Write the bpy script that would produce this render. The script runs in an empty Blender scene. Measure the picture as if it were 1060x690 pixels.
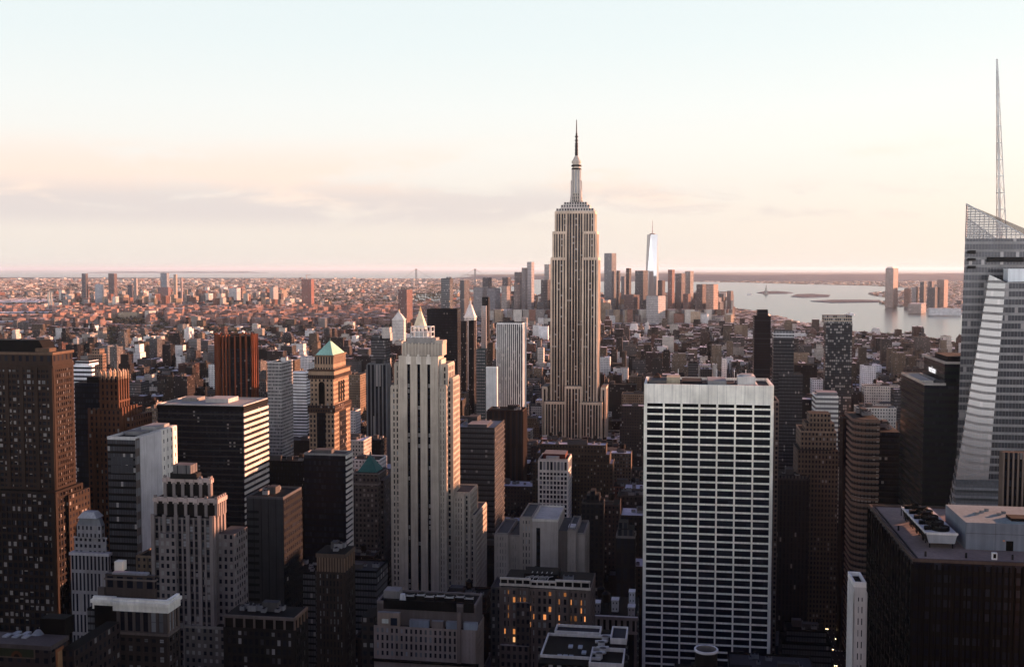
import bpy, math, random
import numpy as np
from mathutils import Vector

# ------------------------------------------------------------------ camera, sky, sun
SC = bpy.context.scene
R = math.radians
PW, PH, F, CZ = 1060.0, 690.0, 1113.0, 260.0          # photo frame, focal length in its pixels, eye height
HORIZON = 278.0
PITCH = math.atan((PH / 2 - HORIZON) / F)
cam_data = bpy.data.cameras.new('camera')
cam = bpy.data.objects.new('camera', cam_data)
SC.collection.objects.link(cam)
cam.location = (0, 0, CZ)
cam.rotation_euler = (R(90) - PITCH, 0, 0)
cam_data.sensor_width = 36.0
cam_data.lens = 36.0 * F / PW
cam_data.clip_start = 1.0
cam_data.clip_end = 600000.0
SC.camera = cam

SUN_AZ, SUN_EL = R(58), R(7)      # clockwise from the view direction (+Y), above the horizon
sun_data = bpy.data.lights.new('sun', 'SUN')
sun_data.energy = 5.0
sun_data.angle = R(0.6)
sun_data.color = (1.0, 0.46, 0.28)
sun = bpy.data.objects.new('sun', sun_data)
SC.collection.objects.link(sun)
sd = Vector((math.sin(SUN_AZ) * math.cos(SUN_EL), math.cos(SUN_AZ) * math.cos(SUN_EL), math.sin(SUN_EL)))
sun.rotation_euler = sd.to_track_quat('Z', 'Y').to_euler()
sun.location = (400, 300, 900)

SC.view_settings.view_transform = 'Standard'
SC.view_settings.look = 'None'
SC.view_settings.gamma = 1.0
SC.view_settings.use_curve_mapping = False
SC.view_settings.exposure = 1.65
SC.cycles.use_denoising = True
SC.cycles.max_bounces = 4
SC.cycles.diffuse_bounces = 2
SC.cycles.glossy_bounces = 2
SC.cycles.transmission_bounces = 2
SC.cycles.volume_bounces = 0
SC.cycles.sample_clamp_indirect = 4.0


def nd(t, kind, **kw):
    n = t.nodes.new(kind)
    for k, v in kw.items():
        if k.startswith('i_'):
            key = k[2:]
            n.inputs[int(key) if key.isdigit() else key].default_value = v
        else:
            setattr(n, k, v)
    return n


def math_n(t, op, a, b=None, clamp=False):
    n = t.nodes.new('ShaderNodeMath'); n.operation = op; n.use_clamp = clamp
    for i, x in enumerate((a, b)):
        if x is None: continue
        if isinstance(x, (int, float)): n.inputs[i].default_value = x
        else: t.links.new(x, n.inputs[i])
    return n.outputs[0]


def mixc(t, fac, a, b, blend='MIX'):
    n = t.nodes.new('ShaderNodeMix'); n.data_type = 'RGBA'; n.blend_type = blend
    for sock, x in ((n.inputs[0], fac), (n.inputs[6], a), (n.inputs[7], b)):
        if isinstance(x, (int, float)): sock.default_value = x
        elif isinstance(x, tuple): sock.default_value = x if len(x) == 4 else (*x, 1)
        else: t.links.new(x, sock)
    return n.outputs[2]


def maprange(t, x, a, b, c=0.0, d=1.0, smooth=True):
    n = t.nodes.new('ShaderNodeMapRange')
    n.interpolation_type = 'SMOOTHSTEP' if smooth else 'LINEAR'
    t.links.new(x, n.inputs[0])
    for i, v in enumerate((a, b, c, d)): n.inputs[i + 1].default_value = v
    return n.outputs[0]


def ramp(t, x, stops):
    n = t.nodes.new('ShaderNodeValToRGB')
    e = n.color_ramp.elements
    while len(e) < len(stops): e.new(0.5)
    for el, (p, c) in zip(e, stops):
        el.position = p; el.color = (*c, 1)
    t.links.new(x, n.inputs[0])
    return n.outputs[0]


def make_world():
    w = bpy.data.worlds.new('World'); SC.world = w; w.use_nodes = True
    t = w.node_tree; t.nodes.clear()
    out = nd(t, 'ShaderNodeOutputWorld'); bg = nd(t, 'ShaderNodeBackground')
    bg.inputs['Strength'].default_value = 0.1
    t.links.new(bg.outputs[0], out.inputs[0])
    sky = nd(t, 'ShaderNodeTexSky'); sky.sky_type = 'NISHITA'
    sky.sun_disc = False; sky.sun_elevation = SUN_EL; sky.sun_rotation = SUN_AZ
    sky.air_density = 1.2; sky.dust_density = 1.5; sky.altitude = 200
    tc = nd(t, 'ShaderNodeTexCoord')
    sp = nd(t, 'ShaderNodeSeparateXYZ'); t.links.new(tc.outputs['Generated'], sp.inputs[0])
    el = sp.outputs['Z']
    # thin evening overcast: cream at the horizon, pale blue green higher up, dark blue overhead, with an added bright band low in the unseen north
    K = 3.42
    base = ramp(t, maprange(t, el, 0.0, 1.0, smooth=False), [
        (0.0, (.83, .775, .715)), (0.04, (.87, .795, .735)), (0.075, (.90, .835, .785)), (0.11, (.925, .895, .855)), (0.145, (.90, .912, .895)),
        (0.20, (.83, .895, .90)), (0.26, (.785, .87, .885)), (0.34, (.46, .53, .66)), (0.5, (.16, .18, .36)), (1.0, (.065, .07, .21))])
    # cloud bank low in the sky
    mp = nd(t, 'ShaderNodeMapping'); t.links.new(tc.outputs['Generated'], mp.inputs[0])
    mp.inputs['Scale'].default_value = (6.0, 6.0, 24.0); mp.inputs['Location'].default_value = (1.7, .4, .2)
    nz = nd(t, 'ShaderNodeTexNoise', i_Scale=1.5, i_Detail=9.0, i_Roughness=0.58, i_Distortion=0.4)
    t.links.new(mp.outputs[0], nz.inputs['Vector'])
    nlow = nd(t, 'ShaderNodeTexNoise', i_Scale=0.9, i_Detail=7.0, i_Roughness=0.6); t.links.new(mp.outputs[0], nlow.inputs['Vector'])
    east = maprange(t, sp.outputs['X'], 0.22, -0.22)      # more cloud towards the east
    band = math_n(t, 'MULTIPLY', maprange(t, el, 0.03, 0.05), maprange(t, el, 0.085, 0.06))
    cl = math_n(t, 'MULTIPLY', band, maprange(t, math_n(t, 'ADD', nz.outputs['Fac'], math_n(t, 'MULTIPLY', east, 0.17)), 0.47, 0.66))
    band2 = math_n(t, 'MULTIPLY', maprange(t, el, 0.045, 0.07), maprange(t, el, 0.125, 0.08))
    cl2 = math_n(t, 'MULTIPLY', band2, maprange(t, math_n(t, 'ADD', nlow.outputs['Fac'], math_n(t, 'MULTIPLY', east, 0.15)), 0.49, 0.66))
    base = mixc(t, math_n(t, 'MULTIPLY', cl2, 0.9), base, (1.0, .80, .70))
    base = mixc(t, math_n(t, 'MULTIPLY', cl, 0.85), base, (.735, .67, .67))
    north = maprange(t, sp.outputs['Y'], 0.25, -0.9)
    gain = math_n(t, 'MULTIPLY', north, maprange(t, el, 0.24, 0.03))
    base = mixc(t, gain, base, (6.6, 6.3, 6.6))  # added northern glow behind the camera, brightens the upper facades
    gain = math_n(t, 'ADD', 1.0, 0.0)
    gn = nd(t, 'ShaderNodeVectorMath', operation='SCALE'); t.links.new(base, gn.inputs[0]); t.links.new(gain, gn.inputs['Scale'])
    sc = nd(t, 'ShaderNodeVectorMath', operation='SCALE'); t.links.new(gn.outputs[0], sc.inputs[0]); sc.inputs['Scale'].default_value = K
    col = mixc(t, 0.06, sc.outputs[0], sky.outputs[0])
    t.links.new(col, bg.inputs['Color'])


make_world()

# ------------------------------------------------------------------ geometry of the view
CP, SP = math.cos(PITCH), math.sin(PITCH)
GRID = R(8.8)                                   # the avenues run this far clockwise of the view
SX, SY = math.cos(GRID), -math.sin(GRID)        # across (streets)
AX, AY = math.sin(GRID), math.cos(GRID)         # away (avenues)


def unproject(px, py, d):
    kx, kv = (px - PW / 2) / F, -(py - PH / 2) / F
    dx, dy, dz = kx, CP + kv * SP, -SP + kv * CP
    t = d / dy
    return dx * t, d, CZ + dz * t


def ground_at(px, py, z=0.0):
    kx, kv = (px - PW / 2) / F, -(py - PH / 2) / F
    dx, dy, dz = kx, CP + kv * SP, -SP + kv * CP
    t = (z - CZ) / dz
    return dx * t, dy * t


def project(x, y, z):
    dz = z - CZ
    zc = y * CP - dz * SP
    yc = dz * CP + y * SP
    return PW / 2 + F * x / zc, PH / 2 - F * yc / zc


def height_at(y, py):
    kv = -(py - PH / 2) / F
    return CZ + y * (kv * CP - SP) / (CP + kv * SP)


def to_grid(x, y):
    return x * SX + y * SY, x * AX + y * AY


def from_grid(u, v):
    return u * SX + v * AX, u * SY + v * AY


# ------------------------------------------------------------------ materials
def facade_material():
    m = bpy.data.materials.new('facade'); m.use_nodes = True
    t = m.node_tree; t.nodes.clear()
    out = nd(t, 'ShaderNodeOutputMaterial'); b = nd(t, 'ShaderNodeBsdfPrincipled')
    t.links.new(b.outputs[0], out.inputs[0])
    ab = nd(t, 'ShaderNodeAttribute', attribute_name='base')
    aw = nd(t, 'ShaderNodeAttribute', attribute_name='win')
    asf = nd(t, 'ShaderNodeAttribute', attribute_name='srf')
    uv = nd(t, 'ShaderNodeUVMap', uv_map='UVMap')
    suv = nd(t, 'ShaderNodeSeparateXYZ'); t.links.new(uv.outputs[0], suv.inputs[0])
    sw = nd(t, 'ShaderNodeSeparateColor'); t.links.new(aw.outputs['Color'], sw.inputs[0])
    ss = nd(t, 'ShaderNodeSeparateColor'); t.links.new(asf.outputs['Color'], ss.inputs[0])
    bay, fu, fv, fl = sw.outputs[0], sw.outputs[1], sw.outputs[2], aw.outputs['Alpha']
    mirror, lit, blind = ss.outputs[0], ss.outputs[1], ss.outputs[2]
    cu = math_n(t, 'DIVIDE', suv.outputs[0], math_n(t, 'MAXIMUM', bay, 0.01))
    cv = math_n(t, 'DIVIDE', suv.outputs[1], math_n(t, 'MAXIMUM', fl, 0.01))

    def inside(c, f):
        d = math_n(t, 'ABSOLUTE', math_n(t, 'SUBTRACT', math_n(t, 'FRACT', c), 0.5))
        return math_n(t, 'LESS_THAN', d, math_n(t, 'MULTIPLY', f, 0.5))
    mask = math_n(t, 'MULTIPLY', inside(cu, fu), inside(cv, fv))
    cell = nd(t, 'ShaderNodeCombineXYZ')
    t.links.new(math_n(t, 'FLOOR', cu), cell.inputs[0]); t.links.new(math_n(t, 'FLOOR', cv), cell.inputs[1])
    sb = nd(t, 'ShaderNodeSeparateColor'); t.links.new(ab.outputs['Color'], sb.inputs[0])
    t.links.new(math_n(t, 'MULTIPLY', sb.outputs[0], 977.0), cell.inputs[2])
    wn = nd(t, 'ShaderNodeTexWhiteNoise', noise_dimensions='3D'); t.links.new(cell.outputs[0], wn.inputs['Vector'])
    r = wn.outputs['Value']
    sc = nd(t, 'ShaderNodeSeparateColor'); t.links.new(wn.outputs['Color'], sc.inputs[0])
    # glass: dark room behind, some drawn blinds, or a reflecting coat
    dark = ramp(t, sc.outputs[0], [(0.0, (.006, .007, .012)), (0.7, (.010, .012, .019)), (1.0, (.022, .025, .034))])
    isblind = math_n(t, 'LESS_THAN', sc.outputs[1], blind)
    glass = mixc(t, isblind, dark, (.24, .23, .22))
    glass = mixc(t, mirror, glass, (.78, .80, .80))
    # wall: broad stains and streaks that belong to the wall
    geo = nd(t, 'ShaderNodeTexCoord')
    n1 = nd(t, 'ShaderNodeTexNoise', i_Scale=0.05, i_Detail=5.0, i_Roughness=0.65); t.links.new(geo.outputs['Object'], n1.inputs['Vector'])
    mp = nd(t, 'ShaderNodeMapping'); mp.inputs['Scale'].default_value = (0.9, 0.9, 0.04); t.links.new(geo.outputs['Object'], mp.inputs[0])
    n2 = nd(t, 'ShaderNodeTexNoise', i_Scale=1.0, i_Detail=4.0); t.links.new(mp.outputs[0], n2.inputs['Vector'])
    st = math_n(t, 'MULTIPLY', maprange(t, n1.outputs['Fac'], 0.3, 0.7, 0.78, 1.1), maprange(t, n2.outputs['Fac'], 0.3, 0.7, 0.86, 1.06))
    wall = nd(t, 'ShaderNodeVectorMath', operation='SCALE'); t.links.new(ab.outputs['Color'], wall.inputs[0]); t.links.new(st, wall.inputs['Scale'])
    t.links.new(mixc(t, mask, wall.outputs[0], glass), b.inputs['Base Color'])
    rg = nd(t, 'ShaderNodeMix'); rg.data_type = 'FLOAT'
    t.links.new(mask, rg.inputs[0]); t.links.new(ab.outputs['Alpha'], rg.inputs[2]); rg.inputs[3].default_value = 0.12
    t.links.new(rg.outputs[0], b.inputs['Roughness'])
    t.links.new(math_n(t, 'MULTIPLY', mask, mirror), b.inputs['Metallic'])
    sl = nd(t, 'ShaderNodeMix'); sl.data_type = 'FLOAT'; sl.inputs[2].default_value = 0.12; sl.inputs[3].default_value = 0.5
    t.links.new(mirror, sl.inputs[0]); t.links.new(sl.outputs[0], b.inputs['Specular IOR Level'])
    on = math_n(t, 'MULTIPLY', mask, math_n(t, 'GREATER_THAN', r, math_n(t, 'SUBTRACT', 1.0, math_n(t, 'MULTIPLY', lit, 0.08))))
    b.inputs['Emission Color'].default_value = (1.0, .50, .20, 1)
    t.links.new(math_n(t, 'MULTIPLY', on, math_n(t, 'MULTIPLY', sc.outputs[2], 0.4)), b.inputs['Emission Strength'])
    return m


def window_material(lit=False, plain_dark=False):
    m = bpy.data.materials.new('lit_window_glass' if lit else 'black_window_glass' if plain_dark else 'window_glass'); m.use_nodes = True
    t = m.node_tree; b = t.nodes['Principled BSDF']
    oi = nd(t, 'ShaderNodeObjectInfo')
    col = ramp(t, oi.outputs['Random'], [(0.0, (.006, .007, .012)), (0.55, (.010, .011, .016)), (0.72, (.02, .022, .03)), (0.78, (.10, .105, .11)), (1.0, (.30, .31, .32))])
    if plain_dark: col = ramp(t, oi.outputs['Random'], [(0.0, (.004, .005, .007)), (1.0, (.013, .015, .019))])
    t.links.new(col, b.inputs['Base Color'])
    b.inputs['Roughness'].default_value = 0.12; b.inputs['Specular IOR Level'].default_value = 0.15
    if lit:
        b.inputs['Emission Color'].default_value = (1.0, .36, .10, 1)
        t.links.new(maprange(t, oi.outputs['Random'], 0, 1, 0.03, 0.34, False), b.inputs['Emission Strength'])
    return m


def plain(name, col, rough=0.8, metal=0.0, emit=None, noise=0.15, scale=0.3):
    m = bpy.data.materials.new(name); m.use_nodes = True
    t = m.node_tree; b = t.nodes['Principled BSDF']
    geo = nd(t, 'ShaderNodeTexCoord')
    n1 = nd(t, 'ShaderNodeTexNoise', i_Scale=scale, i_Detail=5.0); t.links.new(geo.outputs['Object'], n1.inputs['Vector'])
    a = tuple(c * (1 - noise) for c in col); c2 = tuple(min(1, c * (1 + noise)) for c in col)
    t.links.new(ramp(t, n1.outputs['Fac'], [(0.3, a), (0.7, c2)]), b.inputs['Base Color'])
    b.inputs['Roughness'].default_value = rough; b.inputs['Specular IOR Level'].default_value = 0.2; b.inputs['Metallic'].default_value = metal
    if emit:
        b.inputs['Emission Color'].default_value = (*emit[0], 1); b.inputs['Emission Strength'].default_value = emit[1]
    return m


def water_material():
    m = bpy.data.materials.new('sea_water'); m.use_nodes = True
    t = m.node_tree; b = t.nodes['Principled BSDF']
    b.inputs['Base Color'].default_value = (.035, .05, .055, 1)
    b.inputs['Roughness'].default_value = 0.22
    geo = nd(t, 'ShaderNodeTexCoord')
    n1 = nd(t, 'ShaderNodeTexNoise', i_Scale=0.02, i_Detail=6.0); t.links.new(geo.outputs['Object'], n1.inputs['Vector'])
    bp = nd(t, 'ShaderNodeBump', i_Strength=0.35, i_Distance=6.0)
    t.links.new(n1.outputs['Fac'], bp.inputs['Height']); t.links.new(bp.outputs[0], b.inputs['Normal'])
    return m


def land_material(name, a, b_, scale):
    m = bpy.data.materials.new(name); m.use_nodes = True
    t = m.node_tree; b = t.nodes['Principled BSDF']
    geo = nd(t, 'ShaderNodeTexCoord')
    n1 = nd(t, 'ShaderNodeTexNoise', i_Scale=scale, i_Detail=8.0, i_Roughness=0.7); t.links.new(geo.outputs['Object'], n1.inputs['Vector'])
    t.links.new(ramp(t, n1.outputs['Fac'], [(0.35, a), (0.65, b_)]), b.inputs['Base Color'])
    b.inputs['Roughness'].default_value = 0.95; b.inputs['Specular IOR Level'].default_value = 0.1
    return m


FAC = facade_material()
GLASS, LITGLASS, BLACKGLASS = window_material(), window_material(True), window_material(False, True)
WATER = water_material()
LAND = land_material('city_ground', (.018, .018, .020), (.045, .043, .044), 0.004)
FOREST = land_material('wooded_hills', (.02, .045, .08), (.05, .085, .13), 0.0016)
PAVING = plain('pavement_concrete', (.10, .098, .095))
PAINT = plain('road_paint', (.55, .55, .52))
STEEL = plain('painted_steel', (.55, .56, .55), 0.45, 0.3)
DARKSTEEL = plain('dark_steel', (.03, .032, .036), 0.5, 0.4)
GOLD = plain('gilded_roof', (.72, .52, .20), 0.35, 0.6)
COPPER = plain('green_copper', (.20, .44, .35), 0.6)
COPPER2 = plain('dark_green_copper', (.07, .26, .23), 0.6)
SCREEN = bpy.data.materials.new('screen_glass'); SCREEN.use_nodes = True
_t = SCREEN.node_tree; _m = nd(_t, 'ShaderNodeMixShader'); _m.inputs[0].default_value = 0.42; _tr = nd(_t, 'ShaderNodeBsdfTransparent'); _tr.inputs[0].default_value = (.86, .86, .86, 1)
_b = _t.nodes['Principled BSDF']; _b.inputs['Base Color'].default_value = (.24, .26, .27, 1); _b.inputs['Roughness'].default_value = .15
_t.links.new(_tr.outputs[0], _m.inputs[1]); _t.links.new(_b.outputs[0], _m.inputs[2]); _t.links.new(_m.outputs[0], _t.nodes['Material Output'].inputs['Surface'])
WOOD = plain('tank_wood', (.12, .08, .06), 0.9)
LEAF = land_material('tree_leaves', (.018, .022, .012), (.06, .055, .03), 0.05)
CARPAINT = plain('car_paint', (.25, .22, .12), 0.3)
HEADLAMP = plain('headlamp', (.9, .85, .7), 0.3, 0, ((1, .72, .38), 5.0))
LAMPGLOW = plain('street_lamp_glow', (.9, .8, .6), 0.3, 0, ((1, .55, .22), 4.0))
SIGNWHITE = plain('lit_sign_letters', (.9, .9, .9), 0.4, 0, ((1, 1, 1), 0.22))


# ------------------------------------------------------------------ mesh builder
NOWIN = (0, 0, 0, 0)
NOSRF = (0, 0, 0, 0)


CONTRAST = 1.3      # shadow contrast put into the colours: how much darker the dark walls are


class MB:
    def __init__(self):
        self.V, self.L, self.N, self.B, self.W, self.S, self.U = [], [], [], [], [], [], []
        self.nv = 0

    def face(self, pts, col, win=NOWIN, srf=NOSRF, uv=None, rough=0.85):
        n = len(pts)
        self.V.append(np.array(pts, dtype=np.float32))
        self.L.append(np.arange(self.nv, self.nv + n, dtype=np.int32)); self.nv += n
        self.N.append([n]); self.B.append([(*col, rough)]); self.W.append([win]); self.S.append([srf])
        self.U.append(np.array(uv if uv is not None else [(0, 0)] * n, dtype=np.float32))

    def wall(self, p, q, z0, z1, col, win=NOWIN, srf=NOSRF, rough=0.85, z0b=None, z1b=None):
        """vertical wall from p to q (outside on the right-hand side walking p to q)"""
        w = math.hypot(q[0] - p[0], q[1] - p[1])
        bay = win[0]
        L = max(1, round(w / bay)) * bay if bay > 0 else w
        z0b = z0 if z0b is None else z0b; z1b = z1 if z1b is None else z1b
        fl = win[3] if win[3] > 0 else 1.0
        top = max(z1, z1b)
        o = 0.15 * fl
        self.face([(p[0], p[1], z0), (q[0], q[1], z0b), (q[0], q[1], z1b), (p[0], p[1], z1)], col, win, srf,
                  [(0, z0 - top - o), (L, z0b - top - o), (L, z1b - top - o), (0, z1 - top - o)], rough)

    def box(self, x0, x1, y0, y1, z0, z1, col, win=NOWIN, srf=NOSRF, roof=None, rough=0.85, sides='FRBL'):
        x0, x1 = min(x0, x1), max(x0, x1); y0, y1 = min(y0, y1), max(y0, y1); z0, z1 = min(z0, z1), max(z0, z1)
        if x1 - x0 < 1e-4 or y1 - y0 < 1e-4 or z1 - z0 < 1e-4: return
        if 'F' in sides: self.wall((x0, y0), (x1, y0), z0, z1, col, win, srf, rough)
        if 'R' in sides: self.wall((x1, y0), (x1, y1), z0, z1, col, win, srf, rough)
        if 'B' in sides: self.wall((x1, y1), (x0, y1), z0, z1, col, win, srf, rough)
        if 'L' in sides: self.wall((x0, y1), (x0, y0), z0, z1, col, win, srf, rough)
        self.face([(x0, y0, z1), (x1, y0, z1), (x1, y1, z1), (x0, y1, z1)], roof or col)
        if z0 > 0.01:
            self.face([(x0, y1, z0), (x1, y1, z0), (x1, y0, z0), (x0, y0, z0)], col)

    def prism(self, poly, z0, z1, col, win=NOWIN, srf=NOSRF, roof=None, rough=0.85):
        n = len(poly)
        for i in range(n):
            self.wall(poly[i], poly[(i + 1) % n], z0, z1, col, win, srf, rough)
        self.face([(x, y, z1) for x, y in poly], roof or col)

    def frustum(self, x0, x1, y0, y1, z0, z1, k, col, rough=0.7):
        """hip or pyramid roof; k is how much of the base is left at the top"""
        cx, cy = (x0 + x1) / 2, (y0 + y1) / 2
        b = [(x0, y0), (x1, y0), (x1, y1), (x0, y1)]
        tp = [(cx + (x - cx) * k, cy + (y - cy) * k) for x, y in b]
        for i in range(4):
            j = (i + 1) % 4
            pts = [(*b[i], z0), (*b[j], z0), (*tp[j], z1)] + ([(*tp[i], z1)] if k > 0 else [])
            self.face(pts, col, rough=rough)
        if k > 0: self.face([(*p, z1) for p in tp], col, rough=rough)

    def cyl(self, cx, cy, r0, r1, z0, z1, col, n=16, win=NOWIN, srf=NOSRF, roof=None, rough=0.7, cap=True):
        a = [(math.cos(2 * math.pi * i / n), math.sin(2 * math.pi * i / n)) for i in range(n)]
        for i in range(n):
            c, s = a[i]; c2, s2 = a[(i + 1) % n]
            pts = [(cx + c * r0, cy + s * r0, z0), (cx + c2 * r0, cy + s2 * r0, z0), (cx + c2 * r1, cy + s2 * r1, z1), (cx + c * r1, cy + s * r1, z1)]
            if r1 <= 1e-4: pts = pts[:3]
            self.face(pts, col, win, srf, [(i, z0 - z1), (i + 1, z0 - z1), (i + 1, 0), (i, 0)][:len(pts)], rough)
        if cap and r1 > 1e-4:
            self.face([(cx + c * r1, cy + s * r1, z1) for c, s in a], roof or col)

    def bar(self, p, q, r, col, rough=0.6, n=4):
        p, q = Vector(p), Vector(q)
        d = (q - p).normalized()
        s = d.cross(Vector((0, 0, 1)) if abs(d.z) < 0.9 else Vector((1, 0, 0))).normalized(); u = s.cross(d)
        ring = [s * math.cos(2 * math.pi * (i + .5) / n) * r + u * math.sin(2 * math.pi * (i + .5) / n) * r for i in range(n)]
        for i in range(n):
            j = (i + 1) % n
            self.face([tuple(p + ring[j]), tuple(p + ring[i]), tuple(q + ring[i]), tuple(q + ring[j])], col, rough=rough)
        self.face([tuple(p + x) for x in ring], col); self.face([tuple(q + x) for x in reversed(ring)], col)

    def boxes(self, x0, x1, y0, y1, z0, z1, col, win, srf, roof, rot):
        """many upright boxes at once (numpy columns)"""
        n = len(x0)
        if n == 0: return
        P = np.empty((n, 5, 4, 3), np.float32)
        U = np.zeros((n, 5, 4, 2), np.float32)
        cs = [(x0, y0), (x1, y0), (x1, y1), (x0, y1)]
        for k in range(4):
            a, b = cs[k], cs[(k + 1) % 4]
            for m_, (c, z) in enumerate(((a, z0), (b, z0), (b, z1), (a, z1))):
                P[:, k, m_, 0], P[:, k, m_, 1], P[:, k, m_, 2] = c[0], c[1], z
            w = np.abs(b[0] - a[0]) + np.abs(b[1] - a[1])
            bay = np.maximum(win[:, 0], 0.01)
            L = np.maximum(1, np.round(w / bay)) * bay
            o = 0.15 * win[:, 3]
            U[:, k, 1, 0] = L; U[:, k, 2, 0] = L
            U[:, k, 0, 1] = U[:, k, 1, 1] = z0 - z1 - o
            U[:, k, 2, 1] = U[:, k, 3, 1] = -o
        for m_, c in enumerate(cs):
            P[:, 4, m_, 0], P[:, 4, m_, 1], P[:, 4, m_, 2] = c[0], c[1], z1
        cx, cy = ((x0 + x1) / 2)[:, None, None], ((y0 + y1) / 2)[:, None, None]
        c_, s_ = np.cos(rot)[:, None, None], np.sin(rot)[:, None, None]
        dx, dy = P[..., 0] - cx, P[..., 1] - cy
        P[..., 0] = cx + dx * c_ - dy * s_; P[..., 1] = cy + dx * s_ + dy * c_
        self.V.append(P.reshape(-1, 3)); self.U.append(U.reshape(-1, 2))
        k = n * 20
        self.L.append(np.arange(self.nv, self.nv + k, dtype=np.int32)); self.nv += k
        self.N.append([4] * (n * 5))
        B = np.ones((n, 5, 4), np.float32) * 0.85; B[:, :4, :3] = col[:, None, :]; B[:, 4, :3] = roof
        W = np.zeros((n, 5, 4), np.float32); W[:, :4] = win[:, None, :]
        S = np.zeros((n, 5, 4), np.float32); S[:, :4] = srf[:, None, :]
        self.B.append(B.reshape(-1, 4)); self.W.append(W.reshape(-1, 4)); self.S.append(S.reshape(-1, 4))

    def mesh(self, name, mat=None):
        me = bpy.data.meshes.new(name)
        V = np.concatenate(self.V).astype(np.float32); L = np.concatenate(self.L)
        N = np.concatenate([np.asarray(x, dtype=np.int32) for x in self.N])
        me.vertices.add(len(V)); me.vertices.foreach_set('co', V.ravel())
        me.loops.add(len(L)); me.loops.foreach_set('vertex_index', L)
        me.polygons.add(len(N))
        st = np.concatenate(([0], np.cumsum(N)[:-1])).astype(np.int32)
        me.polygons.foreach_set('loop_start', st)
        ul = me.uv_layers.new(name='UVMap'); ul.data.foreach_set('uv', np.concatenate(self.U).astype(np.float32).ravel())
        B = np.concatenate([np.asarray(x, dtype=np.float32) for x in self.B])
        lum = B[:, :3].mean(1); B[:, :3] *= np.minimum(1.12, (lum / .45) ** CONTRAST)[:, None]
        for nm, src in (('base', [B]), ('win', self.W), ('srf', self.S)):
            at = me.attributes.new(nm, 'FLOAT_COLOR', 'FACE')
            at.data.foreach_set('color', np.concatenate([np.asarray(x, dtype=np.float32) for x in src]).ravel())
        me.update(calc_edges=True)
        me.materials.append(mat or FAC)
        return me

    def build(self, name, parent=None, mat=None, loc=None):
        o = bpy.data.objects.new(name, self.mesh(name, mat))
        SC.collection.objects.link(o)
        if parent: o.parent = parent
        if loc: o.location = loc
        return o


def tag(o, label=None, cat=None, group=None, kind=None):
    for k, v in (('label', label), ('category', cat), ('group', group), ('kind', kind)):
        if v: o[k] = v
    return o


def empty(name, loc, rz=0.0):
    o = bpy.data.objects.new(name, None); SC.collection.objects.link(o)
    o.location = loc; o.rotation_euler = (0, 0, rz); o.empty_display_size = 5
    return o


def dup(src, parent=None, loc=None):
    c = src.copy(); SC.collection.objects.link(c)
    if parent: c.parent = parent
    if loc is not None: c.location = loc
    return c


HEROES = []          # placed landmarks: footprint on the street grid, box in the picture, distance, short name


class Hero:
    """One building placed by the picture of its front: x0..x1 and its top, at distance d; xs is where its side ends."""
    def __init__(self, name, label, x0, x1, ytop, d, xs=None, dep=30.0, ybot=None, short=None, cat='skyscraper', rz=-GRID, group=None, maxdep=140.0):
        X, Y, Z = unproject(x0, ytop, d)
        self.o = empty(name, (X, Y, 0), rz)
        self.bx, self.by, self.h = X, Y, Z
        self.sx, self.sy = math.cos(rz), math.sin(rz)
        self.ax, self.ay = -math.sin(rz), math.cos(rz)
        self.w = self.xl(x1, 0, Z)
        if xs is not None:
            cx = self.w if xs >= x1 else 0.0
            qx, qy = self.bx + cx * self.sx, self.by + cx * self.sy
            k = (xs - PW / 2) / F; dz = Z - CZ
            dep = (k * (qy * CP - dz * SP) - qx) / (self.ax - k * self.ay * CP)
        self.dep = max(4.0, min(dep, maxdep))
        tag(self.o, label, cat, group)
        self.short = short
        self.n_win = 0
        u0, v0 = to_grid(X, Y)
        xsr = [x0, x1] + ([xs] if xs is not None else [])
        HEROES.append(dict(o=self.o, u=(u0 - 4, u0 + self.w + 4), v=(v0 - 4, v0 + self.dep + 4), x=(min(xsr), max(xsr)), y=(ytop, ybot if ybot else ytop + 60), d=d, short=short))

    def xl(self, px, y=0.0, z=None):
        """local x of the point seen at px, on the plane local y, at height z"""
        z = self.h if z is None else z
        qx, qy = self.bx + y * self.ax, self.by + y * self.ay
        k = (px - PW / 2) / F; dz = z - CZ
        return (k * (qy * CP - dz * SP) - qx) / (self.sx - k * self.sy * CP)

    def z(self, py, x=None, y=0.0):
        x = self.w / 2 if x is None else x
        return height_at(self.by + x * self.sy + y * self.ay, py)

    def part(self, mb, name, mat=None):
        return mb.build(name, self.o, mat)


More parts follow.
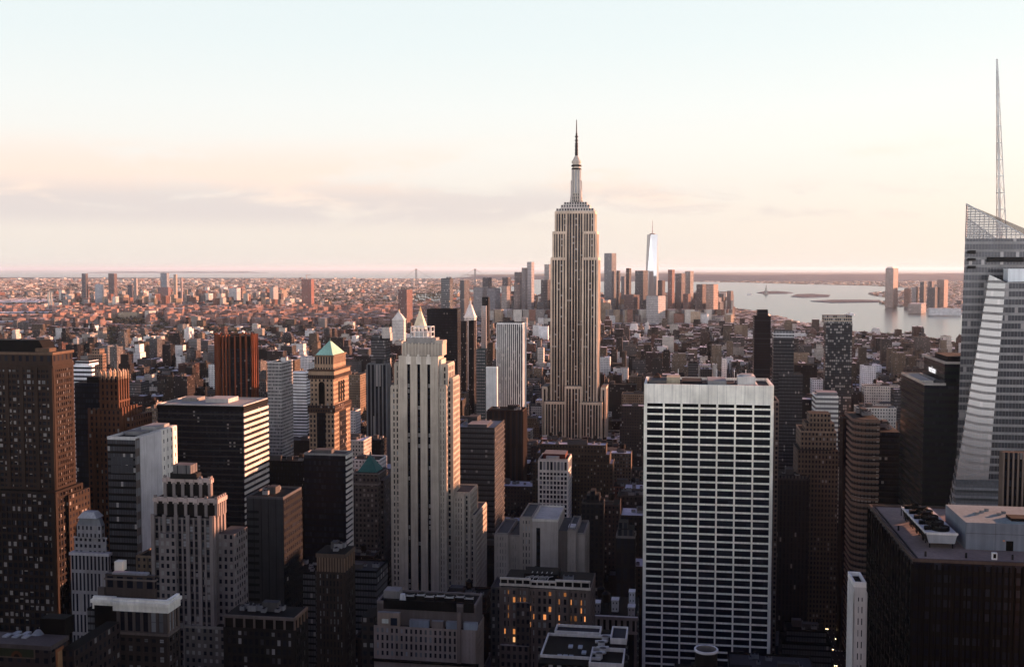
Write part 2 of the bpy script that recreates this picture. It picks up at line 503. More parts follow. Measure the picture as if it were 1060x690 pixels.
def grid_face(mb, cells, face, a0, a1, z0, z1, pos, nb, nf, pw, sh, col, proud=0.5, edge=None, spcol=None):
    """piers and spandrels standing proud of a wall plane; the openings left between go to cells"""
    edge = pw if edge is None else edge
    A = [a0 + edge / 2] + [a0 + edge / 2 + (a1 - a0 - edge) * i / nb for i in range(1, nb)] + [a1 - edge / 2]
    Z = [z0 + (z1 - z0) * i / nf for i in range(nf + 1)]

    def put(b0, b1, c0, c1, pr, cc):
        if face == 'F': mb.box(b0, b1, pos - pr, pos + .02, c0, c1, cc)
        elif face == 'R': mb.box(pos - .02, pos + pr, b0, b1, c0, c1, cc)
        else: mb.box(pos - pr, pos + .02, b0, b1, c0, c1, cc)
    for i, a in enumerate(A):
        e = edge if i in (0, nb) else pw
        put(a - e / 2, a + e / 2, z0, z1 - .02, proud, col)
    for j, z in enumerate(Z):
        lo, hi = (z, z + sh) if j == 0 else ((z - sh, z) if j == nf else (z - sh / 2, z + sh / 2))
        put(a0 + .01, a1 - .01, lo, hi, proud * 0.8, spcol or col)
    for j in range(nf):
        lo = Z[j] + (sh if j == 0 else sh / 2); hi = Z[j + 1] - (sh if j == nf - 1 else sh / 2)
        for i in range(nb):
            l = A[i] + (edge if i == 0 else pw) / 2; r = A[i + 1] - (edge if i == nb - 1 else pw) / 2
            if r - l > 0.1 and hi - lo > 0.1:
                cells.append((face, (l + r) / 2, (lo + hi) / 2, r - l, hi - lo, pos))


WINMESH = {}


def win_mesh(w, h, lit, sash, black=False):
    key = (round(w, 1), round(h, 1), lit, sash, black)
    if key not in WINMESH:
        mb = MB(); m2 = MB()
        mb.box(-w / 2, w / 2, -.08, .0, -h / 2, h / 2, (.02, .02, .03))
        me = mb.mesh('window', LITGLASS if lit else BLACKGLASS if black else GLASS)
        fr = None
        if sash:
            m2.box(-w / 2, w / 2, -.16, -.09, -.05, .05, (.10, .10, .105))
            if w > 2.2: m2.box(-.05, .05, -.15, -.09, -h / 2, h / 2, (.10, .10, .105))
            fr = m2.mesh('sash')
        WINMESH[key] = (me, fr)
    return WINMESH[key]


def windows(H, cells, lit=0.0, limit=100, seed=1, sash=False, black=False):
    rnd = random.Random(seed)
    front = [c for c in cells if c[0] == 'F']; side = [c for c in cells if c[0] != 'F']
    front.sort(key=lambda c: -c[2]); side.sort(key=lambda c: -c[2])
    room = max(0, limit - H.n_win)
    ks = min(len(side), max(room // 4, room - len(front)))
    own = front[:room - ks] + side[:ks]
    rest = front[room - ks:] + side[ks:]
    H.n_win += len(own)
    for f, a, z, w, h, pos in own:
        me, fr = win_mesh(w, h, rnd.random() < lit, sash, black)
        o = bpy.data.objects.new('window', me); SC.collection.objects.link(o); o.parent = H.o
        place_face(o, f, a, z, pos)
        if fr:
            s = bpy.data.objects.new('sash', fr); SC.collection.objects.link(s); s.parent = o
    if rest:
        mb = MB()
        for f, a, z, w, h, pos in rest:
            r = rnd.random() * 900
            uv = [(r * 7, r), (r * 7 + .5, r), (r * 7 + .5, r + .5), (r * 7, r + .5)]
            l, q, lo, hi = a - w / 2, a + w / 2, z - h / 2, z + h / 2
            if f == 'F': pts = [(l, pos - .08, lo), (q, pos - .08, lo), (q, pos - .08, hi), (l, pos - .08, hi)]
            elif f == 'R': pts = [(pos + .08, l, lo), (pos + .08, q, lo), (pos + .08, q, hi), (pos + .08, l, hi)]
            else: pts = [(pos - .08, q, lo), (pos - .08, l, lo), (pos - .08, l, hi), (pos - .08, q, hi)]
            mb.face(pts, (.1, .1, .1), (1.0, 2, 2, 1.0), (0, lit * 8, 0 if black else .22, 0), [(math.floor(x) + .3, math.floor(y) + .3) for x, y in uv])
        tag(mb.build('window', H.o), kind='stuff')


def place_face(o, f, a, z, pos):
    if f == 'F': o.location = (a, pos, z)
    elif f == 'R': o.location = (pos, a, z); o.rotation_euler = (0, 0, math.pi / 2)
    else: o.location = (pos, a, z); o.rotation_euler = (0, 0, -math.pi / 2)


TANK = {}


def water_tank(parent, x, y, z, s=1.0):
    if 't' not in TANK:
        mb = MB()
        mb.cyl(0, 0, 2.0, 2.1, 3.2, 7.2, (.13, .09, .07), 14)
        mb.cyl(0, 0, 2.25, .05, 7.2, 8.8, (.10, .09, .09), 14)
        for i in range(4):
            a = math.pi / 4 + i * math.pi / 2
            mb.bar((1.5 * math.cos(a), 1.5 * math.sin(a), 0), (1.5 * math.cos(a), 1.5 * math.sin(a), 3.2), .16, (.06, .05, .05))
        TANK['t'] = mb.mesh('water_tank')
    o = bpy.data.objects.new('water_tank', TANK['t']); SC.collection.objects.link(o)
    o.parent = parent; o.location = (x, y, z); o.scale = (s, s, s)
    return o


def parapet(mb, x0, x1, y0, y1, z, hgt=1.2, th=.5, col=(.3, .28, .26)):
    mb.box(x0 - .05, x1 + .05, y0 - .05, y0 + th, z - .3, z + hgt, col)
    mb.box(x0 - .05, x1 + .05, y1 - th, y1 + .05, z - .3, z + hgt, col)
    mb.box(x0 - .04, x0 + th, y0 + th, y1 - th, z - .3, z + hgt - .01, col)
    mb.box(x1 - th, x1 + .04, y0 + th, y1 - th, z - .3, z + hgt - .01, col)


ACM = {}


def roof_units(H, x0, x1, y0, y1, z, n, seed, tank=False, bulk=True, col=(.22, .21, .2)):
    rnd = random.Random(seed)
    if bulk:
        bw, bd = (x1 - x0) * rnd.uniform(.25, .4), (y1 - y0) * rnd.uniform(.3, .45)
        bx, by = rnd.uniform(x0 + 2, max(x0 + 2.1, x1 - bw - 2)), rnd.uniform(y0 + (y1 - y0) * .35, max(y0 + 3, y1 - bd - 1))
        mb = MB(); bh = rnd.uniform(3.5, 6)
        mb.box(bx, bx + bw, by, by + bd, z, z + bh, col, roof=(.16, .16, .17)); H.part(mb, 'roof_bulkhead')
    if 'a' not in ACM:
        mb = MB(); mb.box(-1.6, 1.6, -1.2, 1.2, 0.3, 2.0, (.33, .33, .33), roof=(.26, .26, .26)); mb.cyl(-.7, 0, .6, .6, 2.0, 2.25, (.08, .08, .08), 10); mb.cyl(.8, 0, .6, .6, 2.0, 2.25, (.08, .08, .08), 10)
        ACM['a'] = mb.mesh('air_handler')
    for i in range(n):
        o = bpy.data.objects.new('air_handler', ACM['a']); SC.collection.objects.link(o); o.parent = H.o
        o.location = (rnd.uniform(x0 + 2.5, x1 - 2.5), rnd.uniform(y0 + 2, y1 - 2), z)
        o.rotation_euler = (0, 0, rnd.choice((0, math.pi / 2))); k = rnd.uniform(.8, 1.5); o.scale = (k, k, k * rnd.uniform(.8, 1.3))
    if tank:
        water_tank(H.o, x0 + (x1 - x0) * rnd.uniform(.2, .8), y0 + (y1 - y0) * .6, z)


# ------------------------------------------------------------------ the setting: water, land, hills
def sheet(name, poly, z, mat, kind='structure'):
    me = bpy.data.meshes.new(name)
    me.from_pydata([(x, y, z) for x, y in poly], [], [tuple(range(len(poly)))])
    me.materials.append(mat)
    o = bpy.data.objects.new(name, me); SC.collection.objects.link(o)
    tag(o, kind=kind)
    return o


sheet('sea', [(-280000, -20000), (280000, -20000), (280000, 280000), (-280000, 280000)], -2.0, WATER)
G = ground_at
CITY_LAND = [(-9000, -2500), (2700, -2500), (2600, 1500), G(1100, 378), G(1000, 357), G(960, 351), G(880, 342), G(830, 337), G(800, 329),
             G(775, 323), G(757, 320.5), G(700, 318), G(600, 315), G(545, 313), G(522, 309), G(500, 305), G(468, 303), G(470, 300), G(500, 298.5), G(546, 294.5), G(541, 290.5),
             G(470, 288.5), G(300, 287.6), G(100, 287.2), G(-200, 286.5), (-60000, 30000)]
FAR_LAND = [G(478, 284.3), G(500, 287), G(560, 287.5), G(690, 291.2), G(760, 292), G(830, 294), G(900, 295.5), G(950, 298.5), G(945, 300.5), G(905, 303), G(899, 304), G(905, 306),
            G(930, 309), G(910, 313.5), G(918, 316), G(940, 317.5), G(962, 322), G(1000, 325), G(1100, 332), (9000, 5500), (60000, 30000), (30000, 70000), G(700, 281.6)]
land = sheet('city_ground', CITY_LAND, 0.0, LAND)
sheet('far_shore_ground', FAR_LAND, 0.0, LAND)
BAY_INLET = [G(422, 306), G(440, 303.5), G(464, 303), G(466, 310), G(452, 313), G(424, 313)]
sheet('bay_inlet', BAY_INLET, 0.6, WATER)


def hill_range(name, x0, x1, d0, d1, top, seed, nx=120, ny=14):
    rng = np.random.default_rng(seed)
    ph = rng.uniform(0, 6.28, 12); fr = rng.uniform(1.5, 16, 12); am = 1 / fr ** .6
    vs, fs = [], []
    for j in range(ny):
        d = d0 + (d1 - d0) * j / (ny - 1)
        for i in range(nx):
            px = x0 + (x1 - x0) * i / (nx - 1)
            q = i / (nx - 1)
            n = sum(a * math.sin(f * q * 6.28 + p + j * .35 * f ** .5) for a, f, p in zip(am, fr, ph)) / sum(am)
            prof = math.sin(math.pi * (j + .02) / (ny - .96)) ** .8
            edge = min(1, q * 7, (1 - q) * 7)
            X, Y, _ = unproject(px, HORIZON, d)
            vs.append((X, Y, max(-5, top * prof * edge * (.72 + .42 * n))))
    for j in range(ny - 1):
        for i in range(nx - 1):
            a = j * nx + i
            fs.append((a, a + 1, a + nx + 1, a + nx))
    me = bpy.data.meshes.new(name); me.from_pydata(vs, [], fs); me.materials.append(FOREST)
    o = bpy.data.objects.new(name, me); SC.collection.objects.link(o)
    tag(o, kind='structure')


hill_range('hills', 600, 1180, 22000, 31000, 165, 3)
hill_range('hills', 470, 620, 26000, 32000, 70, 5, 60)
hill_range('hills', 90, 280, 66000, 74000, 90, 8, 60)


def island(name, pts, z=3.0):
    n = len(pts); me = bpy.data.meshes.new(name)
    cx = sum(p[0] for p in pts) / n; cy = sum(p[1] for p in pts) / n
    vs = [(x, y, -4.0) for x, y in pts] + [(cx + (x - cx) * .96, cy + (y - cy) * .96, z) for x, y in pts]
    fs = [tuple(range(n, 2 * n))] + [(i, (i + 1) % n, n + (i + 1) % n, n + i) for i in range(n)]
    me.from_pydata(vs, [], fs); me.materials.append(FOREST)
    o = bpy.data.objects.new(name, me); SC.collection.objects.link(o); tag(o, kind='structure')


island('island', [G(783, 303), G(792, 304), G(815, 303.8), G(822, 302.8), G(805, 301.3), G(790, 301.6)])
island('island', [G(818, 306.8), G(832, 308), G(858, 307.2), G(860, 305.3), G(840, 304.2), G(824, 304.6)])
island('island', [G(838, 311.6), G(860, 313.2), G(910, 312.6), G(912, 310.8), G(890, 310.2), G(860, 310.4)])

# ------------------------------------------------------------------ landmark towers
LIME = (.40, .345, .285)
TANB = (.34, .255, .18)
BROWN = (.17, .105, .075)
GREY = (.22, .215, .21)
WHITE = (.72, .70, .62)
BLK = (.018, .018, .021)
ROOFD = (.07, .068, .07)
ROOFG = (.20, .20, .20)
ROOFL = (.42, .43, .42)
GLS = (.02, .022, .03)


def core_and_grid(H, mb, cells, x0, x1, y0, y1, z0, z1, nb, ns, nf, pw, sh, col, proud=.5, roof=ROOFD, faces='FR', edge=None, spcol=None):
    mb.box(x0, x1, y0, y1, z0, z1, GLS if spcol is None else GLS, roof=roof)
    if 'F' in faces: grid_face(mb, cells, 'F', x0, x1, z0, z1, y0, nb, nf, pw, sh, col, proud, edge, spcol)
    if 'R' in faces: grid_face(mb, cells, 'R', y0, y1, z0, z1, x1, ns, nf, pw, sh, col, proud, edge, spcol)
    if 'L' in faces: grid_face(mb, cells, 'L', y0, y1, z0, z1, x0, ns, nf, pw, sh, col, proud, edge, spcol)
    for a, b in (('R', x1), ('L', x0)):
        if a not in faces: mb.box(b - .02 if a == 'R' else b - .5, b + .5 if a == 'R' else b + .02, y0, y1, z0, z1 - .02, col)


def empire_state():
    H = Hero('skyscraper', 'tallest stone skyscraper with stepped crown and needle antenna, standing in the middle', 571, 618.5, 236, 1323, xs=621, ybot=455, short='tallest tower')
    mb = MB(); W, D = H.w, 41.0
    st = (.60, .475, .36); sp = (.13, .11, .10)
    zt = lambda py: H.z(py)

    def shaft(x0, x1, y0, y1, z0, z1, n, ns, pier=1.5, col=st, win=(.0, .86, .55, 3.7)):
        mb.box(x0, x1, y0, y1, z0, z1, sp, ((x1 - x0) / n, win[1], win[2], win[3]), (0, 0, .12, 0), roof=(.3, .28, .25))
        for i in range(n + 1):
            a = x0 + (x1 - x0) * i / n; e = pier * (1.5 if i in (0, n) else (.62 if i % 2 else 1.0))
            mb.box(a - e / 2, a + e / 2, y0 - .9, y0 + .02, z0, z1 - .05, col)
        for i in range(ns + 1):
            a = y0 + (y1 - y0) * i / ns; e = pier * (1.4 if i in (0, ns) else .8)
            for xx in ((x1 - .02, x1 + .85), (x0 - .85, x0 + .02)):
                mb.box(*xx, a - e / 2, a + e / 2, z0, z1 - .06, col)
        mb.box(x0 - .95, x1 + .95, y0 - 1.0, y1, z1 - 2.4, z1 + .8, col, roof=(.3, .28, .25))
    x = lambda px: H.xl(px)
    xa, xb, xc, xd = x(571), x(586), x(603.5), x(618.5)
    # the shaft: two wings with the recessed centre between them
    shaft(xa, xb, 0, D, 0, zt(267), 5, 8)
    shaft(xc, xd, 0, D, 0, zt(267), 5, 8)
    shaft(xa + 2, xb - .5, 1.5, D - 1.5, zt(267), zt(240), 5, 8)
    shaft(xc + .5, xd - 2, 1.5, D - 1.5, zt(267), zt(240), 5, 8)
    shaft(xb, xc, 4.5, D, 0, zt(218.8), 6, 6, 1.2)
    shaft(xa + 4.5, xb, 3.5, D - 3, zt(240), zt(219), 4, 8)
    shaft(xc, xd - 4.5, 3.5, D - 3, zt(240), zt(219), 4, 8)
    # lower shoulders and the projecting centre block
    shaft(x(565.5), x(586.5), -9, D + 8, 0, zt(415.5), 7, 10, 1.6)
    shaft(x(602.5), x(624), -9, D + 8, 0, zt(415.5), 7, 10, 1.6)
    shaft(x(586.5), x(602.5), -7, D, 0, zt(399.5), 5, 8, 1.5)
    shaft(x(562), x(566), 2, D + 4, 0, zt(401), 1, 7, 1.6)
    shaft(x(623.5), x(627.5), 2, D + 4, 0, zt(401), 1, 7, 1.6)
    H.part(mb, 'tower_shaft')
    b2 = MB(); z0 = zt(219); cx, cy = W / 2, D / 2 + 2
    for px0, px1, a, b in ((575.5, 614.5, 219, 215.5), (580, 610, 216, 211.5), (583, 607, 212, 208.5)):
        hw = (x(px1) - x(px0)) / 2
        b2.box(cx - hw, cx + hw, cy - hw * .8, cy + hw * .8, zt(a) - 1, zt(b), (.52, .47, .42), (3.2, .55, .6, 4.0), (0, 0, .1, 0), roof=(.36, .34, .32))
    H.part(b2, 'crown')
    b3 = MB(); alu = (.54, .48, .40); zs = lambda py: H.z(py, cx, cy)
    b3.cyl(cx, cy, 8.2, 6.8, zs(209), zs(200), alu, 20, (1, .5, .8, 4), (0, 0, 0, 0))
    b3.cyl(cx, cy, 6.5, 5.5, zs(200), zs(174), alu, 20, (2, .55, .9, 60), (.2, 0, 0, 0))
    for i in range(4):
        a = math.pi / 4 + i * math.pi / 2
        b3.prism([(cx + math.cos(a + s) * r, cy + math.sin(a + s) * r) for s, r in ((-.16, 8.2), (.16, 8.2), (.3, 4), (-.3, 4))], zs(209), zs(187), (.52, .48, .43))
        b3.prism([(cx + math.cos(a + s) * r, cy + math.sin(a + s) * r) for s, r in ((-.14, 7.0), (.14, 7.0), (.3, 4), (-.3, 4))], zs(187), zs(176), (.52, .48, .43))
    for a, b, r in ((176, 174.3, 6.1), (172.5, 170.8, 6.3), (169, 166.5, 5.9)):
        b3.cyl(cx, cy, r, r, zs(a), zs(b), (.10, .09, .09) if r > 6 else alu, 20)
    b3.cyl(cx, cy, 5.0, 4.8, zs(174.5), zs(166), alu, 20)
    b3.cyl(cx, cy, 5.2, 1.6, zs(166.5), zs(161), alu, 20)
    H.part(b3, 'mooring_mast')
    b4 = MB(); dk = (.16, .14, .14)
    b4.cyl(cx, cy, 1.9, 1.7, zs(162), zs(150), dk, 8)
    b4.cyl(cx, cy, 1.5, 1.1, zs(150), zs(138), (.22, .19, .18), 8)
    b4.cyl(cx, cy, .9, .45, zs(138), zs(124), (.32, .29, .26), 8)
    for py in (159, 156, 152, 149.5, 146, 142):
        b4.cyl(cx, cy, 2.1, 2.1, zs(py), zs(py - 1.1), dk, 8)
    H.part(b4, 'antenna')


def grace():
    H = Hero('office_tower', 'broad white slab with a regular grid of black rectangular windows, facing the viewer', 668, 800, 397, 600, dep=42, ybot=690, short='broad white grid slab')
    mb = MB(); cells = []
    W, D, Z = H.w, H.dep, H.h
    zb = H.z(421.5); white = (.88, .86, .735)
    floors = 42; fh = H.z(0) and (H.z(424.2) - H.z(684)) / 34.0
    z0 = zb - fh * floors
    z0 = max(z0, 4)
    nf = int((zb - z0) / fh); z0 = zb - nf * fh
    mb.box(0, W, 0, D, 0, zb, GLS, roof=ROOFD)
    grid_face(mb, cells, 'F', 0, W, z0, zb, 0, 7, nf, .95, 1.05, white, .45, 1.1, spcol=(.86, .84, .715))
    grid_face(mb, cells, 'L', 0, D, z0, zb, 0, 4, nf, 1.2, 1.6, white, .7, 1.3)
    grid_face(mb, cells, 'R', 0, D, z0, zb, W, 4, nf, 1.2, 1.6, white, .7, 1.3)
    # blank attic with panel joints, and the slim louvre row under it
    zl = H.z(418)
    mb.box(0, W, 0.3, D, zb, zl, (.03, .03, .035))
    for i in range(8):
        a = 0.6 + (W - 1.2) * i / 7
        mb.box(a - .55, a + .55, -.68, .32, zb - .5, zl + .5, white)
    for i in range(14):
        a = W * i / 14
        mb.box(a + .06, a + W / 14 - .06, -.7, 1.2, zl, Z - .02, (.82, .80, .69))
    mb.box(.05, W - .05, -.55, 1.1, zl + .01, Z - .1, (.42, .41, .37))
    mb.box(-.7, .6, 1.2, D, zb, Z - .04, white); mb.box(W - .6, W + .7, 1.2, D, zb, Z - .04, white)
    mb.box(.6, W - .6, D - .6, D, zb, Z - .04, white)
    H.part(mb, 'facade')
    r = MB(); r.box(.6, W - .6, 1.2, D - .6, zl, Z - 1.6, (.16, .16, .16)); H.part(r, 'roof')
    for k, (px0, px1, y0, y1, h, c) in enumerate(((672, 690, 8, 30, 1.2, (.22, .22, .21)), (690, 704, 12, 26, 2.6, (.46, .42, .30)), (706, 727, 10, 30, .8, (.10, .10, .11)), (733, 752, 8, 32, 1.4, (.34, .35, .34)), (764, 782, 12, 26, 3.6, (.52, .53, .50)))):
        b = MB(); x0, x1 = H.xl(px0, y0), H.xl(px1, y0)
        b.box(x0, x1, y0, y1, Z - 1.6, Z + h, c, roof=tuple(v * 1.1 for v in c))
        if k == 4: b.cyl((x0 + x1) / 2, 19, 4, 4, Z + h, Z + h + 1, (.4, .4, .4), 16)
        H.part(b, 'roof_plant_room')
    b = MB(); xx = H.xl(680, 20); b.cyl(xx, 24, 2.3, 2.3, Z - 1.6, Z + 2.5, (.25, .14, .10), 14); b.cyl(xx, 24, 2.5, .1, Z + 2.5, Z + 4.2, (.2, .12, .09), 14); H.part(b, 'water_tank')
    for px in (742, 772, 702, 760):
        b = MB(); xx = H.xl(px, 30); b.bar((xx, 30, Z - 1.6), (xx, 30, Z + 6), .2, (.7, .7, .68)); H.part(b, 'roof_mast')
    # window washing rails at the west end of the roof
    b = MB()
    for o in (0, 1.8, 3.6): b.box(W - 14 + o * 1.5, W - 12.8 + o * 1.5, 3, D - 3, Z - 1.6, Z - .7 + o * .1, (.5, .5, .48))
    H.part(b, 'roof_rail')
    windows(H, cells, 0, 100, 5, black=True)


def art_deco_white():
    H = Hero('setback_tower', 'pale limestone setback tower with three long dark window strips, in front of the gold pyramid', 414, 453, 368, 700, xs=459, ybot=615, short='limestone setback tower')
    mb = MB(); cells = []; W, D, Z = H.w, 17.0, H.h
    st = (.50, .44, .355); x = lambda px, y=0: H.xl(px, y); z = lambda py: H.z(py)
    # centre shaft: four broad piers between three full height strips
    n = [x(412.5), x(421.2), x(424.4), x(431.6), x(434.8), x(442), x(445.2), x(453.6)]
    zt = z(374.5)
    mb.box(n[0], n[7], 1.2, D, 0, zt, (.03, .03, .036), (2.4, .8, .7, 3.6), (0, .01, .15, 0))
    for a, b in ((0, 1), (2, 3), (4, 5), (6, 7)):
        mb.box(n[a], n[b], 0, 1.3, 0, zt, st)
        m_ = (n[a] + n[b]) / 2; mb.box(m_ - .25, m_ + .25, -.25, .02, 0, zt - 3, st)
    mb.box(n[0], n[7], 0, D, zt, Z, st, roof=ROOFG)
    for k in (1, 3, 5):   # little ornaments over the strips
        c = (n[k] + n[k + 1]) / 2; mb.box(c - 1.6, c + 1.6, -.5, .02, zt - 1.5, zt + 3.5, (.60, .55, .47)); mb.box(c - .8, c + .8, -.8, -.48, zt, zt + 5, (.60, .55, .47))
    # the crown: fluted block with small steps
    cx0, cx1 = x(416), x(457.5, 2); zc = z(356)
    mb.box(cx0, cx1, 2, D - 1, Z, zc, (.46, .405, .33), roof=ROOFG)
    k = 12
    for i in range(k + 1):
        a = cx0 + (cx1 - cx0) * i / k; mb.box(a - .4, a + .4, 1.5, 2.02, Z, zc + (.9 if i % 2 else .3), st)
    mb.box(cx1 - 5, cx1 + .4, 3, D - 2, zc, z(352.5), (.46, .405, .33)); mb.box(cx0, cx0 + 3, 3, 8, zc, z(354), (.46, .405, .33))
    # side of the crown and shaft
    mb.box(W - .5, W + 1.8, 3, D, 0, z(372), (.54, .49, .41))
    H.part(mb, 'tower_shaft')
    g = MB()
    def wing(px0, px1, y0, y1, py, nb, ns, zlo=4):
        x0, x1 = x(px0, y0), x(px1, y0); zt = z(py); nf = max(2, int((zt - zlo) / 3.75))
        core_and_grid(H, g, cells, x0, x1, y0, y1, zlo, zt, nb, ns, nf, 1.35, 1.3, st, .4, roof=ROOFG, faces='FR', edge=1.5)
        parapet(g, x0, x1, y0, y1, zt, 1.0, .5, st)
    wing(404.5, 414, 2, D, 401, 2, 4)
    wing(453.5, 461.5, 2, D + 2, 400, 2, 5)
    wing(461.6, 468.5, 8, D + 12, 393, 1, 6)
    wing(408.5, 414, 5, D, 377.5, 1, 3, z(401))
    wing(453.6, 463.5, 5, D + 8, 378, 2, 5, z(400))
    wing(464.5, 486, 12, D + 22, 513, 5, 6)
    wing(482, 491.5, 15, D + 40, 538, 2, 10)
    wing(469, 480, 9, D + 16, 515, 3, 5)
    H.part(g, 'wing')
    # open steel framing on the roof
    b = MB(); xa, xb = x(426, 6), x(447, 6); zz = zc
    for h in (z(349), z(344), z(338.5)):
        for yy in (5, 13):
            b.bar((xa, yy, h), (xb, yy, h), .28, (.6, .6, .57))
        b.bar((xa, 5, h), (xa, 13, h), .28, (.6, .6, .57)); b.bar((xb, 5, h), (xb, 13, h), .28, (.6, .6, .57))
    for i in range(6):
        a = xa + (xb - xa) * i / 5
        for yy in (5, 13): b.bar((a, yy, zz), (a, yy, z(338.5)), .28, (.6, .6, .57))
    H.part(b, 'roof_frame')
    b = MB(); b.box(x(430, 8), x(443, 8), 7, 12, zz, z(343.5), (.42, .42, .40)); b.box(x(422, 6), x(452, 6), 4, 14, zz, z(350), (.36, .34, .31)); H.part(b, 'roof_bulkhead')
    windows(H, cells, .0, 100, 7)


def bryant_crystal():
    """faceted glass tower at the right edge, with its lattice spire"""
    H = Hero('glass_skyscraper', 'faceted glass skyscraper with a slanted roof and tall lattice spire', 1000, 1090, 283, 560, dep=70, ybot=515, short='faceted glass skyscraper')
    L = lambda px, py, y: (H.xl(px, y, H.z(py, 10, y)), y, H.z(py, 10, y))
    band = (.34, .34, .33)
    WN = (60, .985, .60, 4.1); SR = (.55, .015, .03, 0)

    def gface(mb, pts, mirror=.5, uax=None):
        p = [Vector(q) for q in pts]
        e = (p[1] - p[0]); e.z = 0; e.normalize()
        uv = [((q - p[0]).dot(e) / 1.0 + 400, q.z) for q in p]
        mb.face([tuple(q) for q in p], band, (1.6, .93, .66, 4.15), (mirror, .003, .04, 0), uv, .3)
    # rear, taller crystal
    mb = MB()
    a0 = L(989, 515, 22); a1 = L(1000.5, 211, 24); b0 = L(1085, 515, 22); b1 = L(1085, 257, 24)
    a00 = (a1[0] + (a0[0] - a1[0]) * a1[2] / (a1[2] - a0[2]), 22, 0); b00 = (b0[0], 22, 0)
    d1 = (H.xl(1001.5, 62, a1[2] - 6), 62, a1[2] - 6); d0 = (d1[0] + a00[0] - a1[0] + 1, 66, 0); c0 = (b0[0], 66, 0); c1 = (b1[0], 62, b1[2] - 6)
    zr = L(1000.5, 247, 26)[2]
    cut = lambda lo, hi: tuple(lo[i] + (hi[i] - lo[i]) * (zr - lo[2]) / (hi[2] - lo[2]) for i in range(3))
    am, bm, cm, dm = cut(a00, a1), cut(b00, b1), cut(c0, c1), cut(d0, d1)
    gface(mb, [a00, b00, bm, am], .06)
    gface(mb, [d0, a00, am, dm], .55); gface(mb, [b00, c0, cm, bm]); gface(mb, [c0, d0, dm, cm])
    mb.face([am, bm, cm, dm], (.1, .1, .1))
    H.part(mb, 'rear_crystal')
    lt = MB(); lc = (.40, .40, .39)          # open glazing bars carried above the roof as a screen
    for (p0, p1, t0, t1) in ((am, bm, a1, b1), (dm, cm, d1, c1), (dm, am, d1, a1)):
        p0, p1, t0, t1 = Vector(p0), Vector(p1), Vector(t0), Vector(t1)
        nb = 34 if (p1 - p0).length > 45 else 18
        for i in range(nb + 1):
            f = i / nb; lt.bar(p0.lerp(p1, f), t0.lerp(t1, f), .2, lc)
        hmax = max(t0.z, t1.z)
        z = zr + 2
        while z < hmax:
            f0 = (z - zr) / max(.1, t0.z - zr); f1 = (z - zr) / max(.1, t1.z - zr)
            e0 = p0.lerp(t0, min(1, f0)); e1 = p1.lerp(t1, min(1, f1))
            if f0 > 1 or f1 > 1:          # the bar stops at the sloping top edge
                s = (z - t0.z) / (t1.z - t0.z) if abs(t1.z - t0.z) > .1 else 0
                q = t0.lerp(t1, min(1, max(0, s)))
                if f0 > 1: e0 = q
                else: e1 = q
            if (e1 - e0).length > .5: lt.bar(e0, e1, .27, lc)
            z += 1.38
        lt.bar(t0, t1, .45, (.5, .5, .48))
    H.part(lt, 'roof_screen')
    for q in ([am, bm, b1, a1], [dm, am, a1, d1], [cm, dm, d1, c1]):
        sg = MB(); sg.face([tuple(w) for w in q], (.3, .3, .3)); H.part(sg, 'screen_glass', SCREEN)
    # louvre bands high on the rear crystal
    for px0, px1, py0, py1 in ((1002, 1010, 259, 262.5), (1002, 1010, 267, 270), (1022, 1060, 266, 271), (1002, 1010, 275, 278)):
        b = MB(); p = L(px0, py0, 22.4); q = L(px1, py1, 22.4); b.box(p[0], q[0], 22.2 + .2, 23.4, q[2], p[2], (.05, .06, .07), rough=.4); H.part(b, 'louvre')
    # front crystal: tall kite facet leaning back to the corner
    mb = MB()
    A = L(1024, 284, 16)      # upper left corner
    B = L(1041, 292, 0)       # top of the front edge
    E = L(1034, 340, 2)
    Cc = L(986, 520, 14); Db = L(1021, 520, 0)
    Cg = (A[0] + (Cc[0] - A[0]) * A[2] / (A[2] - Cc[2]), 14, 0); Dg = (B[0] + (Db[0] - B[0]) * B[2] / (B[2] - Db[2]), 0, 0)
    R1 = L(1100, 290, 0); Rg = (R1[0], 0, 0)
    gface(mb, [Dg, Rg, R1, B], .05)
    gface(mb, [Cg, Dg, B, A], .55)
    back = (A[0] + 9, 60, A[2]); bg = (Cg[0] + 9, 60, 0)
    gface(mb, [bg, Cg, A, back], .5)
    rb = (R1[0], 60, R1[2])
    mb.face([A, B, R1, rb, back], (.12, .12, .12))
    gface(mb, [Rg, (R1[0], 60, 0), rb, R1])
    H.part(mb, 'front_crystal')
    b = MB(); p = L(1042, 292, 8); q = L(1075, 282, 8); b.box(p[0], q[0], 6, 14, p[2] - 3, q[2] + 2, (.62, .66, .66), rough=.5); H.part(b, 'roof_plant_room')
    # horizontal ribs on the front faces for depth
    # spire
    s = MB(); base = Vector(L(1036.5, 236, 40)); top = Vector(L(1032, 62, 40)); base.z -= 8
    cl = (.62, .64, .60)
    N = 11
    for k in range(3):
        a = 2 * math.pi * k / 3
        prev = None
        for i in range(N + 1):
            f = i / N; r = 2.6 * (1 - f) + .35
            c = base.lerp(top, f); p = c + Vector((math.cos(a) * r, math.sin(a) * r, 0))
            if prev is not None: s.bar(prev, p, .42 - .22 * f, cl)
            prev = p
